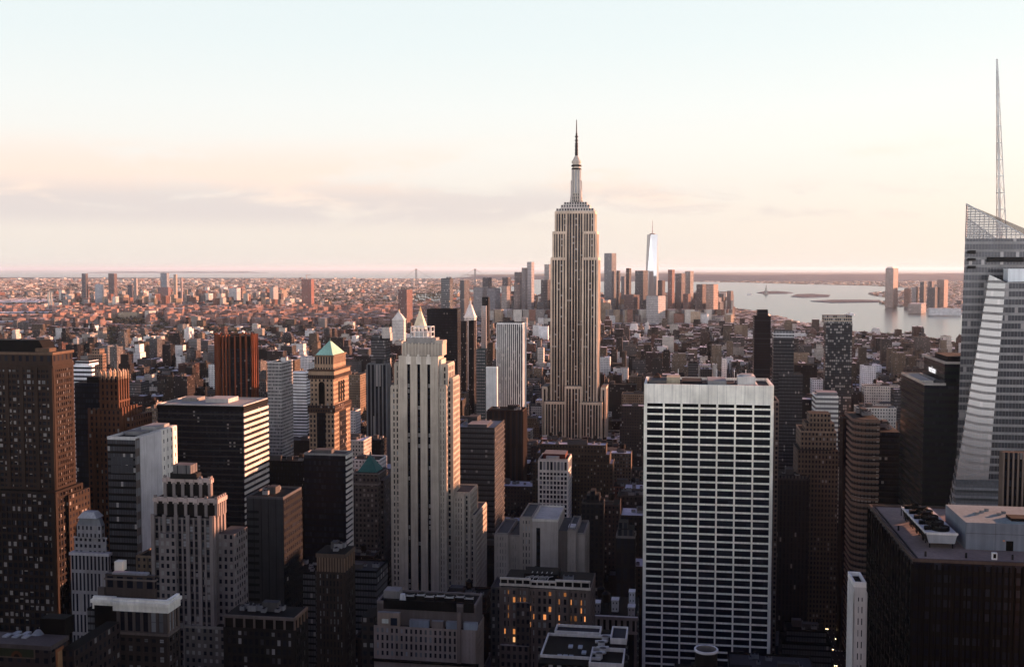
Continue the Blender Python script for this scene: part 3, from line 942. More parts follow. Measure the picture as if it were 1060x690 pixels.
    for i in range(N):
        f = i / N; r = 2.6 * (1 - f) + .35; c = base.lerp(top, f)
        for k in range(3):
            a, a2 = 2 * math.pi * k / 3, 2 * math.pi * (k + 1) / 3
            s.bar(c + Vector((math.cos(a) * r, math.sin(a) * r, 0)), c + Vector((math.cos(a2) * r, math.sin(a2) * r, 0)), .3, cl)
            f2 = (i + 1) / N; r2 = 2.6 * (1 - f2) + .35; c2 = base.lerp(top, f2)
            s.bar(c + Vector((math.cos(a) * r, math.sin(a) * r, 0)), c2 + Vector((math.cos(a2) * r2, math.sin(a2) * r2, 0)), .16, cl)
    s.bar(base, top, .5, cl)
    H.part(s, 'spire')


def sign_building():
    H = Hero('dark_office_tower', 'dark green glass tower in two steps with white lettering high on its side', 957, 1000, 398, 600, xs=933, ybot=560, short='dark green sign tower')
    mb = MB(); g = (.03, .095, .095); W, D, Z = H.w, H.dep, H.h
    wn = (1.6, .9, .45, 4.0); sr = (0.0, .002, 0, 0)
    mb.box(0, W, 0, D, 0, Z, g, wn, sr, roof=ROOFD, rough=.3)
    H.part(mb, 'lower_block')
    x0 = H.xl(978, 4, H.z(376)); z1 = H.z(376, x0, 4)
    qx = 0
    mb = MB(); mb.box(x0, x0 + 45, 4, D - 8, 0, z1, g, wn, sr, roof=ROOFD, rough=.3); H.part(mb, 'upper_block')
    b = MB(); parapet(b, 0, x0 - .1, 0, D, Z, 1.0, .9, (.42, .40, .36)); parapet(b, x0, x0 + 45, 4, D - 8, z1, 1.0, .9, (.42, .40, .36)); H.part(b, 'parapet')
    b = MB(); b.box(x0 - 12, x0 - 5, 8, D - 16, Z, Z + 1.6, (.45, .43, .38)); b.box(x0 - 4, x0 - .3, 3, 10, Z, Z + 2.2, (.2, .2, .2)); H.part(b, 'roof_plant_room')
    b = MB(); b.box(x0 + 4, x0 + 22, 14, D - 18, z1, z1 + 3, (.10, .08, .08)); H.part(b, 'roof_plant_room')
    cu = bpy.data.curves.new('sign_lettering', 'FONT'); cu.body = 'verizon'; cu.size = 5.6; cu.extrude = .12; cu.align_x = 'CENTER'
    tmp = bpy.data.objects.new('sign_lettering', cu)
    me = bpy.data.meshes.new_from_object(tmp); me.materials.clear(); me.materials.append(SIGNWHITE)
    bpy.data.objects.remove(tmp)
    o = bpy.data.objects.new('sign_lettering', me); SC.collection.objects.link(o); o.parent = H.o
    o.rotation_euler = (R(90), 0, R(-90))
    o.location = (x0 - .25, 4 + (D - 12) * .56, H.z(383, x0, 20) - 2.5)


def near_roof():
    H = Hero('black_office_tower', 'black tower seen from above with gravel roof, cooling tower and white plant room', 945, 1200, 580, 330, xs=899.5, ybot=690, short='black gravel-roofed tower')
    mb = MB(); W, D, Z = H.w, H.dep, H.h
    mb.box(0, W, 0, D, 0, Z, (.016, .018, .026), (3.0, .7, .6, 3.9), (0, 0, 0, 0), roof=(.36, .29, .255), rough=.5)
    n = 16
    for i in range(n + 1):      # dark mullions on the side towards the avenue
        a = D * i / n; mb.box(-.5, .02, a - .25, a + .25, 0, Z - 1, (.03, .03, .035))
    for i in range(40):
        a = W * i / 40; mb.box(a - .2, a + .2, -.45, .02, 0, Z - 1, (.014, .014, .016))
    for i in range(38): mb.box(-.35, .02, 0, D, 4 * i + 3, 4 * i + 4, (.024, .024, .03))
    H.part(mb, 'tower_body')
    b = MB(); parapet(b, 0, W, 0, D, Z, .7, .8, (.24, .17, .14)); b.box(1.6, 2.1, 1.6, D - 1.6, Z, Z + .35, (.12, .10, .10)); H.part(b, 'parapet')
    # cooling tower with six fans: near lower corner at (960,566), top edge (958..990, 549)
    zt = Z + 4.9; y0 = 17.0
    x0, x1 = H.xl(958.5, y0, zt), H.xl(991.5, y0, zt)
    y1 = 56.0
    b = MB(); ft = MB()
    wc = (.36, .38, .40); k = .9
    pts_lo = [(x0 + k, y0), (x1 - k, y0), (x1 - k, y1), (x0 + k, y1)]; pts_hi = [(x0, y0), (x1, y0), (x1, y1), (x0, y1)]
    for i in range(4):
        j = (i + 1) % 4
        c = wc if i in (0, 2) else (.02, .02, .024)
        b.face([(*pts_lo[i], Z + 1.6), (*pts_lo[j], Z + 1.6), (*pts_hi[j], zt), (*pts_hi[i], zt)], c, (1.2, .0, .9, 1.1) if i in (0, 2) else (.8, 0, 0, 1))
    b.face([(*p, zt) for p in pts_hi], (.50, .51, .49))
    for i in range(9):
        yy = y0 + (y1 - y0) * i / 8
        b.box(x0 - .15, x0 + .1, yy - .15, yy + .15, Z + 1.6, zt, (.10, .10, .11))
    b.box(x0 - .1, x1 + .1, y0 - .12, y0 + .02, zt - .5, zt + .25, (.52, .52, .50)); b.box(x0 - .12, x0 + .05, y0, y1, zt - .5, zt + .25, (.52, .52, .50))
    for i in range(5):
        for xx in (x0 + 1.2, x1 - 1.6):
            yy = y0 + .4 + (y1 - y0 - 1) * i / 4; b.box(xx, xx + .4, yy, yy + .4, Z, Z + 1.6, (.08, .08, .09))
    ct = H.part(b, 'cooling_tower')
    nfan = 5
    for i in range(nfan):
        f = MB(); cy = y0 + (y1 - y0) * (i + .62) / nfan; cx = (x0 + x1) / 2 + .6; r = min((x1 - x0) * .36, 2.9)
        nn = 22
        for j in range(nn):     # open ring
            a, c = 2 * math.pi * j / nn, 2 * math.pi * (j + 1) / nn
            f.face([(cx + r * math.cos(a), cy + r * math.sin(a), zt), (cx + r * math.cos(c), cy + r * math.sin(c), zt), (cx + r * math.cos(c), cy + r * math.sin(c), zt + 1.3), (cx + r * math.cos(a), cy + r * math.sin(a), zt + 1.3)], (.045, .05, .055), rough=.5)
        f.face([(cx + r * .97 * math.cos(2 * math.pi * j / nn), cy + r * .97 * math.sin(2 * math.pi * j / nn), zt + .25) for j in range(nn)], (.012, .012, .014))
        for j in range(6):
            a = j * math.pi / 3; f.face([(cx, cy, zt + .9), (cx + r * .92 * math.cos(a), cy + r * .92 * math.sin(a), zt + .8), (cx + r * .92 * math.cos(a + .45), cy + r * .92 * math.sin(a + .45), zt + 1.0)], (.08, .085, .09), rough=.4)
        f.box(x0 + .5, cx - r - .2, cy - .8, cy + .8, zt, zt + 1.2, (.05, .055, .06))
        f.cyl(cx, cy, .45, .35, zt + .5, zt + 1.25, (.12, .12, .13), 8)
        fo = f.build('fan', ct)
    # plant room
    zt2 = Z + 8.8; y2 = 17.0; y3 = 44.0
    px0 = H.xl(1000, y2, zt2)
    b = MB(); b.box(px0, px0 + 46, y2, y3, Z, zt2, (.27, .31, .36), roof=(.31, .385, .375))
    for i in range(6): b.box(px0 + i * 9, px0 + i * 9 + .12, y2 - .06, y2 + .02, Z, zt2, (.22, .24, .27))
    b.box(px0, px0 + 46, y2 - .05, y2 + .02, Z + 5.2, Z + 5.4, (.22, .24, .27))
    pr = H.part(b, 'plant_room')
    d = MB(); d.box(px0 + 12.4, px0 + 14.6, y2 - .12, y2 + .02, Z, Z + 3.2, (.015, .015, .018)); d.build('door', pr)
    d = MB(); d.box(px0 + 11.4, px0 + 12.0, y2 - .3, y2 + .02, Z + 3.0, Z + 3.5, (.6, .3, .2)); d.build('lamp', pr)
    d = MB(); d.box(px0 + 15, px0 + 24, y2 + 4, y2 + 10, zt2, zt2 + .9, (.03, .03, .032)); d.build('hatch', pr)
    for i in range(5):
        d = MB(); d.box(px0 + 6 + i * 2.3, px0 + 7.2 + i * 2.3, y2 + 12 + (i % 3) * 3, y2 + 13 + (i % 3) * 3, zt2, zt2 + .8, (.3, .32, .32)); d.build('vent', pr)
    b = MB(); xx = H.xl(1027, 5, Z); b.box(xx, xx + 1.5, 5, 6, Z, Z + 2.2, (.6, .6, .58)); b.box(xx + .3, xx + 1.2, 4.95, 5.02, Z + .5, Z + 1.9, (.04, .04, .05)); H.part(b, 'roof_hatch')
    for px in (958, 1000, 1048, 930):
        b = MB(); xx = H.xl(px, 6 if px > 950 else 40, Z); yy = 6 if px > 950 else 40
        b.cyl(xx, yy, .35, .3, Z, Z + 1.6, (.1, .1, .1), 8); H.part(b, 'vent_pipe')


empire_state(); grace(); art_deco_white(); bryant_crystal(); sign_building(); near_roof()


# left edge: broad brown tower
def brown_left():
    H = Hero('brown_stone_tower', 'broad brown stone tower with arched top windows and a sunlit edge', -70, 54, 363, 640, xs=75, ybot=690, short='broad brown stone tower')
    mb = MB(); cells = []; W, D, Z = H.w, H.dep, H.h
    c = (.165, .11, .084); zs = H.z(505)
    core_and_grid(H, mb, cells, 0, W, 0, D, zs, Z - 9, 24, 9, 21, .85, 1.5, c, .45, edge=2.2)
    for i in range(9): a = 1.1 + (W - 2.2) * i / 8; mb.box(a - 1.2, a + 1.2, -.8, .02, zs, Z - 9.1, c)
    mb.box(-.6, W + .6, -.6, D + .6, Z - 9, Z - 8, c)
    mb.box(.05, W - .05, .05, D - .05, Z - 8, Z - 1.5, c, (4.6, .42, .5, 6.5), (0, .0, .1, 0))
    mb.box(-.7, W + .7, -.7, D + .7, Z - 1.5, Z, (.30, .20, .14), roof=ROOFD)
    zb = max(zs - 118, 5)
    core_and_grid(H, mb, cells, -2, W + 2.5, -5, D + 3, zb, zs, 24, 9, 28, 1.0, 1.5, (.14, .095, .075), .5, roof=ROOFD, edge=2.4)
    mb.box(W + 2.5, W + 4.5, 6, D + 8, 0, H.z(512), (.17, .115, .085), (3.4, .45, .5, 3.9), (0, .004, .1, 0), roof=ROOFD)
    H.part(mb, 'facade')
    b = MB(); b.frustum(W * .1, W - 7, 4, D - 4, Z, H.z(353, 20, 6) + 1, .86, (.03, .028, .03)); b.box(W - 12, W - 3, 2, 9, Z, Z + 2.2, (.28, .19, .13)); H.part(b, 'mansard_roof')
    windows(H, cells, 0, 100, 11, sash=True)


def black_behind():
    H = Hero('black_tower', 'plain black slab between the brown stone tower and the spiked brick tower', 77, 118, 396, 780, xs=128, ybot=560, short='plain black slab')
    mb = MB(); mb.box(0, H.w, 0, H.dep, 0, H.h, (.014, .014, .017), (2.0, .8, .7, 3.9), (0, .0008, .004, 0), roof=(.03, .03, .034)); H.part(mb, 'tower_body')
    b = MB(); b.box(8, H.w - 3, 3, H.dep - 2, H.h, H.h + 4, (.02, .02, .024)); H.part(b, 'roof_bulkhead')


def spiked_brick():
    H = Hero('brick_tower', 'red brick tower crowned with a ring of stone spikes, west side glowing orange', 104, 122, 391, 700, xs=132, ybot=445, short='spiked brick tower')
    mb = MB(); W, D, Z = H.w, H.dep, H.h; c = (.32, .145, .085)
    x = H.xl
    mb.box(0, W, 0, D, H.z(424), Z, c, (3.0, .4, .62, 4.2), (0, .002, .04, 0), roof=ROOFD)
    for i in range(5):
        a = W * i / 4; mb.box(a - .55, a + .55, -.7, .02, H.z(424), Z + 1, c)
        b_ = D * i / 4; mb.box(W - .02, W + .7, b_ - .6, b_ + .6, H.z(424), Z + 1, c)
    mb.box(-1, W + 1, -1, D + 1, H.z(416), H.z(414), c)
    H.part(mb, 'upper_shaft')
    b = MB()
    for i in range(5):
        for (a, d_) in ((W * i / 4, 0), (W, D * i / 4), (W * i / 4, D)):
            b.box(a - .7, a + .7, d_ - .7, d_ + .7, Z - 1, Z + 3.4, (.50, .36, .25)); b.frustum(a - .7, a + .7, d_ - .7, d_ + .7, Z + 3.4, Z + 5.6, 0, (.50, .36, .25))
    H.part(b, 'spike_crown')
    b = MB(); b.box(x(94), W + 2.5, -2.5, D + 14, 0, H.z(424), c, (3.0, .4, .55, 3.9), (0, .003, .05, 0), roof=ROOFD)
    for px in (94, 99, 104): a = x(px); b.box(a - .8, a + .8, -3.3, -2.48, 0, H.z(422), c)
    b.box(W + 2.5, W + 6.5, 4, D + 20, 0, H.z(432), c, (3.0, .4, .55, 3.9), (0, .003, .05, 0)); b.box(x(93), x(98), -4, D, 0, H.z(448), c, (3.0, .4, .55, 3.9), (0, .003, .05, 0))
    for i in range(6): yy = D * i / 3.4 - 1; b.box(W + 2.4, W + 3.6, yy - .8, yy + .8, 0, H.z(421), c)
    H.part(b, 'lower_shaft')


def silver_slab():
    H = Hero('glass_and_concrete_tower', 'tower with dark glass front and pale blank concrete side, left of the striped slab', 111, 140, 454, 600, xs=181, ybot=560, short='pale-sided glass tower')
    mb = MB(); W, D, Z = H.w, H.dep, H.h
    mb.box(0, W, 0, D, 0, Z, (.028, .030, .036), (1.5, .9, .66, 4.0), (.05, .001, .03, 0), roof=(.09, .09, .09), rough=.3)
    for py in (478, 487): mb.box(2, W - 1.5, -.15, .02, H.z(py) - 1.4, H.z(py) + 3, (.16, .17, .19))
    H.part(mb, 'glass_body')
    b = MB(); s1 = D * .60
    b.box(W - .3, W + 1.0, 4, s1, 0, Z + .8, (.50, .50, .50), rough=.5); b.box(W - .3, W + .5, 0, 4, 0, Z + .3, (.24, .20, .18), (5, .8, .5, 9), (.3, 0, 0, 0))
    b.box(W - .3, W + 1.3, s1, D, 0, Z + 1.2, (.66, .64, .57), (5.2, .2, .42, 5.2), (0, 0, .1, 0)); H.part(b, 'concrete_side')
    b = MB(); parapet(b, 0, W, 0, D, Z, 1.4, 1.0, (.46, .46, .44)); b.box(3, W - 3, D * .3, D * .45, Z, Z + 2.2, (.30, .30, .30)); b.box(W * .3, W - 2, D * .6, D - 3, Z, Z + 3, (.36, .36, .35)); H.part(b, 'parapet')


def striped_slab():
    H = Hero('striped_office_slab', 'black slab with thin pale horizontal stripes and a flat grey roof', 163, 252, 418.5, 720, xs=277, ybot=560, short='black striped slab')
    mb = MB(); W, D, Z = H.w, H.dep, H.h
    fl = 4.05; n = int(Z / fl)
    mb.box(0, W, 0, D, 0, Z, (.02, .02, .024), (1.5, .86, .86, fl), (.0, .0, .015, 0), roof=(.40, .40, .37), rough=.4)
    for i in range(n):
        z = Z - 5.6 - i * fl
        if z < 5: break
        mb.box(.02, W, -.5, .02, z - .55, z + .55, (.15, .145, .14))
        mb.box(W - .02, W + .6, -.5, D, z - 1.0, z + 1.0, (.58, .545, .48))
    mb.box(-.3, W + .4, -.4, D + .3, Z - 2.6, Z - .05, (.03, .03, .033), roof=(.40, .40, .37))
    H.part(mb, 'tower_body')
    b = MB(); parapet(b, 0, W, 0, D, Z, .7, .7, (.45, .44, .41)); b.box(W * .45, W * .72, D * .35, D * .75, Z, Z + 2.8, (.44, .43, .40)); H.part(b, 'roof_bulkhead')
    b = MB(); b.box(W * .12, W * .3, D * .5, D * .8, Z, Z + 2.2, (.33, .33, .31)); H.part(b, 'roof_plant_room')


def gothic_crown():
    H = Hero('crowned_stone_tower', 'grey stone tower with scalloped stepped crown, in front of the black striped slab', 157.5, 220, 534, 520, xs=233, ybot=690, short='scalloped-crown stone tower')
    mb = MB(); cells = []; W, D, Z = H.w, H.dep, H.h; c = (.35, .305, .285); cp = (.50, .41, .37); x = H.xl
    nf = int((Z - 6) / 3.7); nb = 10
    core_and_grid(H, mb, cells, 0, W, 0, D, Z - nf * 3.7, Z, nb, 7, nf, .95, 1.0, c, .35, edge=1.6, spcol=(.26, .23, .215))
    for i in range(0, nb + 1, 2):
        a = .5 + (W - 1) * i / nb; mb.box(a - .9, a + .9, -.9, .02, 0, Z + 1.2, c)
    for i in range(0, 8, 2):
        a = .5 + (D - 1) * i / 7; mb.box(W - .02, W + .9, a - .8, a + .8, 0, Z + 1.2, c)
    H.part(mb, 'tower_shaft')

    def tier(px0, px1, y0, z0, z1, n, ns, ybk):
        b = MB(); x0, x1 = x(px0, y0, z1), x(px1, y0, z1); y1 = D - ybk
        b.box(x0, x1, y0, y1, z0, z1, (.09, .08, .075), roof=ROOFD)
        for i in range(n + 1):
            a = x0 + (x1 - x0) * i / n; b.box(a - .75, a + .75, y0 - .5, y0 + .3, z0, z1 + 1.4, c)
            b.box(a - 1.15, a + 1.15, y0 - .9, y0 + .2, z1 - 1.9, z1 + .1, cp)
            if i < n:
                m_ = x0 + (x1 - x0) * (i + .5) / n; hw = (x1 - x0) / n * .42
                b.box(m_ - hw, m_ + hw, y0 - .35, y0 + .3, z1 - 1.6, z1 + .5, cp)
                for s in (-1, 1): b.box(m_ + s * hw - (hw * .5 if s > 0 else 0), m_ + s * hw + (hw * .5 if s < 0 else 0), y0 - .34, y0 + .3, z1 - 2.7, z1 - 1.5, cp)
        for i in range(ns + 1):
            a = y0 + (y1 - y0) * i / ns; b.box(x1 - .3, x1 + .5, a - .75, a + .75, z0, z1 + 1.4, c); b.box(x1 - .2, x1 + .9, a - 1.1, a + 1.1, z1 - 1.9, z1 + .1, cp)
            if i < ns: m_ = y0 + (y1 - y0) * (i + .5) / ns; b.box(x1 - .3, x1 + .35, m_ - 1.6, m_ + 1.6, z1 - 1.6, z1 + .5, cp)
        H.part(b, 'crown_tier')
    tier(161, 224, 3, Z, H.z(517), 6, 4, 2)
    tier(171, 217, 7, H.z(517), H.z(498), 5, 3, 6)
    b = MB(); b.box(x(183, 12), x(210, 12), 11, D - 9, H.z(498), H.z(492), (.10, .10, .10)); b.box(x(187, 12), x(205, 12), 12, D - 10, H.z(492), H.z(483), (.27, .26, .255), (4, .1, .9, 9)); H.part(b, 'roof_plant_room')
    b = MB(); b.box(W * .15, W * .42, -2.2, .02, 0, H.z(551), c, (3.1, .5, .55, 3.7), (0, .0, .2, 0)); H.part(b, 'front_bay')
    b = MB(); b.box(W + .4, W + 9, 4, D + 6, 0, H.z(553), c, (3.0, .45, .55, 3.7), (0, .003, .2, 0), roof=ROOFG)
    b.box(W * .55, W + 16, -3, D + 5, 0, H.z(648, W), (.26, .235, .21), (3.0, .45, .5, 3.7), (0, .003, .2, 0), roof=ROOFD); parapet(b, W * .55, W + 16, -3, D + 5, H.z(648, W), 1, .5, (.34, .31, .28)); H.part(b, 'wing')
    windows(H, cells, .0, 100, 13, sash=True)


def white_cornice():
    H = Hero('corniced_brick_building', 'dark brick block with a bold white cornice and set back penthouse', 97.5, 173, 626, 400, xs=184, ybot=690, short='white-corniced brick block')
    mb = MB(); cells = []; W, D, Z = H.w, H.dep, H.h; c = (.17, .135, .12)
    zc = Z - 9.5
    xm = H.xl(121)
    mb.box(0, W, 0, D, 0, Z, (.05, .045, .042), roof=ROOFD)
    for (x0, x1, nb, y) in ((0, xm, 3, 1.2), (xm, W, 6, 0)):
        mb.box(x0, x1, y, 1.4, 0, Z - .1, GLS)
        grid_face(mb, cells, 'F', x0, x1, zc, Z - 1, y, nb, 1, 1.1, .5, (.24, .20, .18), .5, 1.4)
        grid_face(mb, cells, 'F', x0, x1, 4, zc - .6, y, nb, 32, 1.5, 1.6, c, .4, 1.4)
        mb.box(x0, x1, y - .9, y + .02, zc - .8, zc + .1, (.30, .25, .22))
    grid_face(mb, cells, 'R', 0, D, zc, Z - 1, W, 3, 1, .9, .5, (.34, .27, .22), .5, 1.0)
    grid_face(mb, cells, 'R', 0, D, 4, zc - .6, W, 3, 32, .9, 1.4, c, .4, 1.0); mb.box(W, W + .9, -.9, D, zc - .8, zc + .1, (.30, .25, .22))
    H.part(mb, 'facade')
    b = MB(); wc = (.80, .78, .68)
    for y, x0, x1 in ((1.2, -.9, xm - 1.2), (0, xm - 1.2, W + .9)):
        b.box(x0, x1, y - .9, y + 1, Z - 1.4, Z + 1.0, wc); b.box(x0 - .5, x1 + .5, y - 1.5, y + .8, Z + 1.0, Z + 2.3, wc)
        b.box(x0 + .01, x1 - .01, y - .6, y + .9, Z + 2.3, Z + 3.2, wc)
    b.box(W - .8, W + .9, .9, D + .5, Z - 1.4, Z + 1.0, wc); b.box(W - .6, W + 1.4, .8, D + .9, Z + 1.01, Z + 2.29, wc); b.box(W - .7, W + .6, .89, D + .5, Z + 2.3, Z + 3.2, wc)
    H.part(b, 'cornice')
    b = MB(); x0, x1 = H.xl(109, 4, Z + 9), H.xl(160, 4, Z + 9); zz = H.z(594, W / 2, 5)
    b.box(x0, x1, 4, D - 3, Z, zz, (.21, .165, .145), (4.2, .6, .5, 8.5), (0, 0, .05, 0), roof=(.20, .20, .21)); b.box(x0 - .4, x1 + .4, 3.6, D - 2.6, zz - 2.2, zz - 1.6, (.30, .25, .22))
    b.box(x0 + 3, x1 - 3, 6, D - 5, zz, zz + .8, (.32, .33, .36)); b.box(0, x0, 4, D - 6, Z, zz - 5, (.24, .20, .18)); H.part(b, 'penthouse')
    b = MB(); b.box(H.xl(118.5, 8, zz), H.xl(127, 8, zz), 8, 11, zz, H.z(582, W / 2, 8), (.60, .58, .50)); H.part(b, 'chimney')
    windows(H, cells, .01, 100, 17, sash=True)


def mural_top():
    H = Hero('tiled_panel_building', 'low dark roof at the lower corner with a green and orange tiled panel', -40, 52, 664, 360, xs=70, ybot=690, short='tiled panel building')
    mb = MB(); W, D, Z = H.w, H.dep, H.h; c = (.17, .13, .12)
    mb.box(0, W, 0, D, 0, Z, c, (3.2, .45, .5, 3.6), (0, .01, .1, 0), roof=(.05, .05, .055)); mb.box(W, W + 5, 6, D + 26, 0, Z - 3, c, (3.2, .45, .5, 3.6), (0, .01, .1, 0), roof=(.04, .04, .045))
    mb.box(-.5, W + .5, -.5, D, Z - 1, Z + .5, (.24, .20, .19)); H.part(mb, 'facade')
    x0, x1 = H.xl(0, 0), H.xl(35, 0); za, zb = H.z(681, W), H.z(671, W)
    b = MB(); b.box(x0, x1, -.25, .02, za, zb, (.14, .17, .09)); cx = (x0 + x1) / 2
    b.box(x0 - .5, x1 + .5, -.2, .03, za - .5, zb + .5, (.28, .20, .16))
    n = 12; r = (zb - za) * .62
    b.face([(cx + math.cos(math.pi * i / n) * r, -.3, za + math.sin(math.pi * i / n) * r) for i in range(n + 1)], (.32, .13, .06))
    b.face([(cx + math.cos(math.pi * i / n) * r * .5, -.34, za + math.sin(math.pi * i / n) * r * .5) for i in range(n + 1)], (.09, .06, .05))
    H.part(b, 'tiled_panel')
    b = MB(); y0, y1 = 3, D - 3
    b.box(W - .02, W + .3, y0, y1, Z - 10, Z - 2, (.55, .22, .10)); b.box(W + .28, W + .4, y0 + 2, y1 - 2, Z - 8.5, Z - 3.5, (.20, .10, .07)); b.box(W + .3, W + .6, (y0 + y1) / 2 - 1.5, (y0 + y1) / 2 + 1.5, Z - 9, Z - 3, (.6, .34, .16)); H.part(b, 'tiled_panel')
    b = MB(); cx_, cy_ = H.xl(36, 8), 10
    b.cyl(cx_, cy_, 2.6, .8, Z, Z + 2.0, (.30, .33, .36), 16); H.part(b, 'roof_vent')
    for i in range(6):
        b = MB(); xx = H.xl(2 + i * 5, 5); b.box(xx, xx + 1.8, 5 + (i % 2) * 3, 8 + (i % 2) * 3, Z, Z + 1.0, (.38, .40, .42)); H.part(b, 'air_handler')
    b = MB(); xx = H.xl(48, 14); b.box(xx, W - 1, 16, D, Z, Z + 6, (.05, .045, .045), roof=(.05, .05, .055)); H.part(b, 'roof_bulkhead')


def mansard_white():
    H = Hero('mansard_building', 'small white stone building with curved mansard roof, deep in shadow', 73, 112, 572, 600, xs=116, ybot=610, short='small mansard building')
    mb = MB(); W, D, Z = H.w, H.dep, H.h; c = (.36, .35, .36)
    mb.box(0, W, 0, D, 0, Z, c, (2.4, .5, .84, 12), (0, 0, .05, 0), roof=ROOFG)
    mb.box(-.6, W + .6, -.6, D, Z - 1, Z + .6, (.45, .44, .45))
    x0, x1 = H.xl(78, 3), H.xl(111, 3); mb.box(x0, x1, 3, D - 2, Z, H.z(557), c, (2.6, .5, .5, 3.6), (0, 0, .1, 0), roof=ROOFG); mb.box(x0 - .4, x1 + .4, 2.6, D - 2, H.z(558), H.z(556.5), (.45, .44, .45))
    x2, x3 = H.xl(84, 5), H.xl(109, 5); mb.box(x2, x3, 5, D - 3, H.z(557), H.z(544), c, (2.6, .4, .5, 4.2), (0, 0, .1, 0)); H.part(mb, 'facade')
    b = MB(); b.frustum(x2, x3, 5, D - 3, H.z(544), H.z(536), .78, (.30, .32, .35)); zc = H.z(536); cx = (x2 + x3) / 2; k = (x3 - x2) * .39; b.frustum(cx - k, cx + k, 5 + 2, D - 5, zc, H.z(530), .6, (.42, .44, .46)); H.part(b, 'mansard_roof')


for f in (brown_left, black_behind, spiked_brick, silver_slab, striped_slab, gothic_crown, white_cornice, mural_top, mansard_white): f()


def octagon_brick():
    H = Hero('octagonal_brick_tower', 'orange brown brick tower turned at an angle with vertical fins at its top', 214, 256.5, 346, 1490, dep=50, ybot=412, short='orange finned brick tower')
    mb = MB(); W = H.w; Z = H.h; c = (.46, .135, .06); r = W / 2; cx, cy = W / 2, W / 2
    ang = R(36)
    pts = []
    for i in range(4):
        for s in (-1, 1):
            a = ang + i * math.pi / 2 + s * R(31)
            pts.append((cx + math.cos(a) * r, cy + math.sin(a) * r))
    mb.prism(pts, 0, Z - 20, (.10, .04, .025), (3.4, .8, .7, 3.9), (0, .0, .03, 0), roof=ROOFD)
    mb.prism([(cx + (x - cx) * .97, cy + (y - cy) * .97) for x, y in pts], Z - 20, Z - 3, (.10, .045, .03), roof=ROOFD)
    for i in range(8):
        p, q = pts[i], pts[(i + 1) % 8]; L = math.hypot(q[0] - p[0], q[1] - p[1]); n = 4 if L > 15 else 3
        for k in range(n + 1):
            f = k / n; X, Y = p[0] + (q[0] - p[0]) * f, p[1] + (q[1] - p[1]) * f
            nx, ny = (X - cx), (Y - cy); l = math.hypot(nx, ny); nx, ny = nx / l, ny / l
            mb.prism([(X - ny * 1.1 - nx, Y + nx * 1.1 - ny), (X + ny * 1.1 - nx, Y - nx * 1.1 - ny), (X + ny * .9 + nx * 1.4, Y - nx * .9 + ny * 1.4), (X - ny * .9 + nx * 1.4, Y + nx * .9 + ny * 1.4)], 0, Z if k % 2 == 0 else Z - 1.5, c)
    H.part(mb, 'tower_body')
    b = MB(); b.box(cx - 8, cx + 8, cy - 8, cy + 8, Z - 3, Z - .5, (.2, .09, .05)); H.part(b, 'roof_bulkhead')


def green_pyramid():
    H = Hero('pyramid_roofed_tower', 'ornate tan brick tower topped by a pale green copper pyramid', 320, 346, 424, 850, xs=362.5, ybot=466, short='green pyramid tower')
    mb = MB(); W, D, Z = H.w, H.dep, H.h; c = (.47, .33, .22); dk = (.25, .15, .10); x = H.xl; z = lambda p: H.z(p)
    mb.box(0, W, 0, D, 0, Z, c, (3.1, .5, .6, 3.8), (0, .004, .08, 0), roof=ROOFD)
    m0, m1 = x(328), x(337); mb.box(m0, m1, -.4, .02, 0, z(426), (.06, .045, .04), (2.2, .7, .7, 3.8), (0, .004, .05, 0))
    mb.box(W - .02, W + .4, D * .3, D * .7, 0, z(424), (.09, .06, .05), (2.2, .7, .7, 3.8), (0, 0, .05, 0))
    mb.box(-.9, W + .9, -.9, D + .6, z(427), z(419.5), dk, (2.0, .5, .5, 3), (0, 0, .1, 0), roof=ROOFD)
    ax0, ax1 = x(321.5, 1), x(347.5, 1) - 1
    mb.box(.8, W - .8, .8, D - .8, Z, z(392), c, (3.1, .42, .5, 3.8), (0, 0, .08, 0), roof=ROOFD)
    # tall arched opening high on the front
    a0, a1 = x(330), x(336); mb.box(a0, a1, .3, .82, z(418), z(398), (.025, .022, .022)); n = 8; cx = (a0 + a1) / 2; rr = (a1 - a0) / 2
    mb.face([(cx + math.cos(math.pi * i / n) * rr, .3, z(398) + math.sin(math.pi * i / n) * rr) for i in range(n + 1)], (.025, .022, .022))
    for k in range(3):
        yy = D * (.32 + .14 * k); mb.box(W - .82, W - .35, yy, yy + D * .07, z(418), z(396), (.05, .035, .03))
    mb.box(-.6, W + .6, -.6, D + .4, z(392), z(388), dk, (1.6, .5, .6, 4), (0, 0, 0, 0), roof=ROOFD); mb.box(-.2, W + .2, -.2, D + .1, z(388), z(384), c, roof=ROOFD); mb.box(-1, W + 1, -1, D + .6, z(384), z(382.6), dk)
    u0, u1 = x(325.5, 4, z(370)), x(345, 4, z(370)); v0, v1 = 4, D - 6
    mb.box(u0, u1, v0, v1, z(382.6), z(369), c, (2.3, .5, .7, 9), (0, 0, .05, 0)); mb.box(u0 - .7, u1 + .7, v0 - .7, v1 + .7, z(369.5), z(367.8), (.36, .25, .17))
    H.part(mb, 'tower_shaft')
    b = MB(); b.frustum(u0 + .6, u1 - .6, v0 + .6, v1 - .6, z(367.8), H.z(352.5, W / 2, D / 2), .06, (.33, .58, .45)); H.part(b, 'pyramid_roof', None)
    b = MB(); b.cyl((u0 + u1) / 2, (v0 + v1) / 2, .8, .3, H.z(353, W / 2, D / 2), H.z(349.5, W / 2, D / 2), (.2, .3, .26), 8); H.part(b, 'finial')


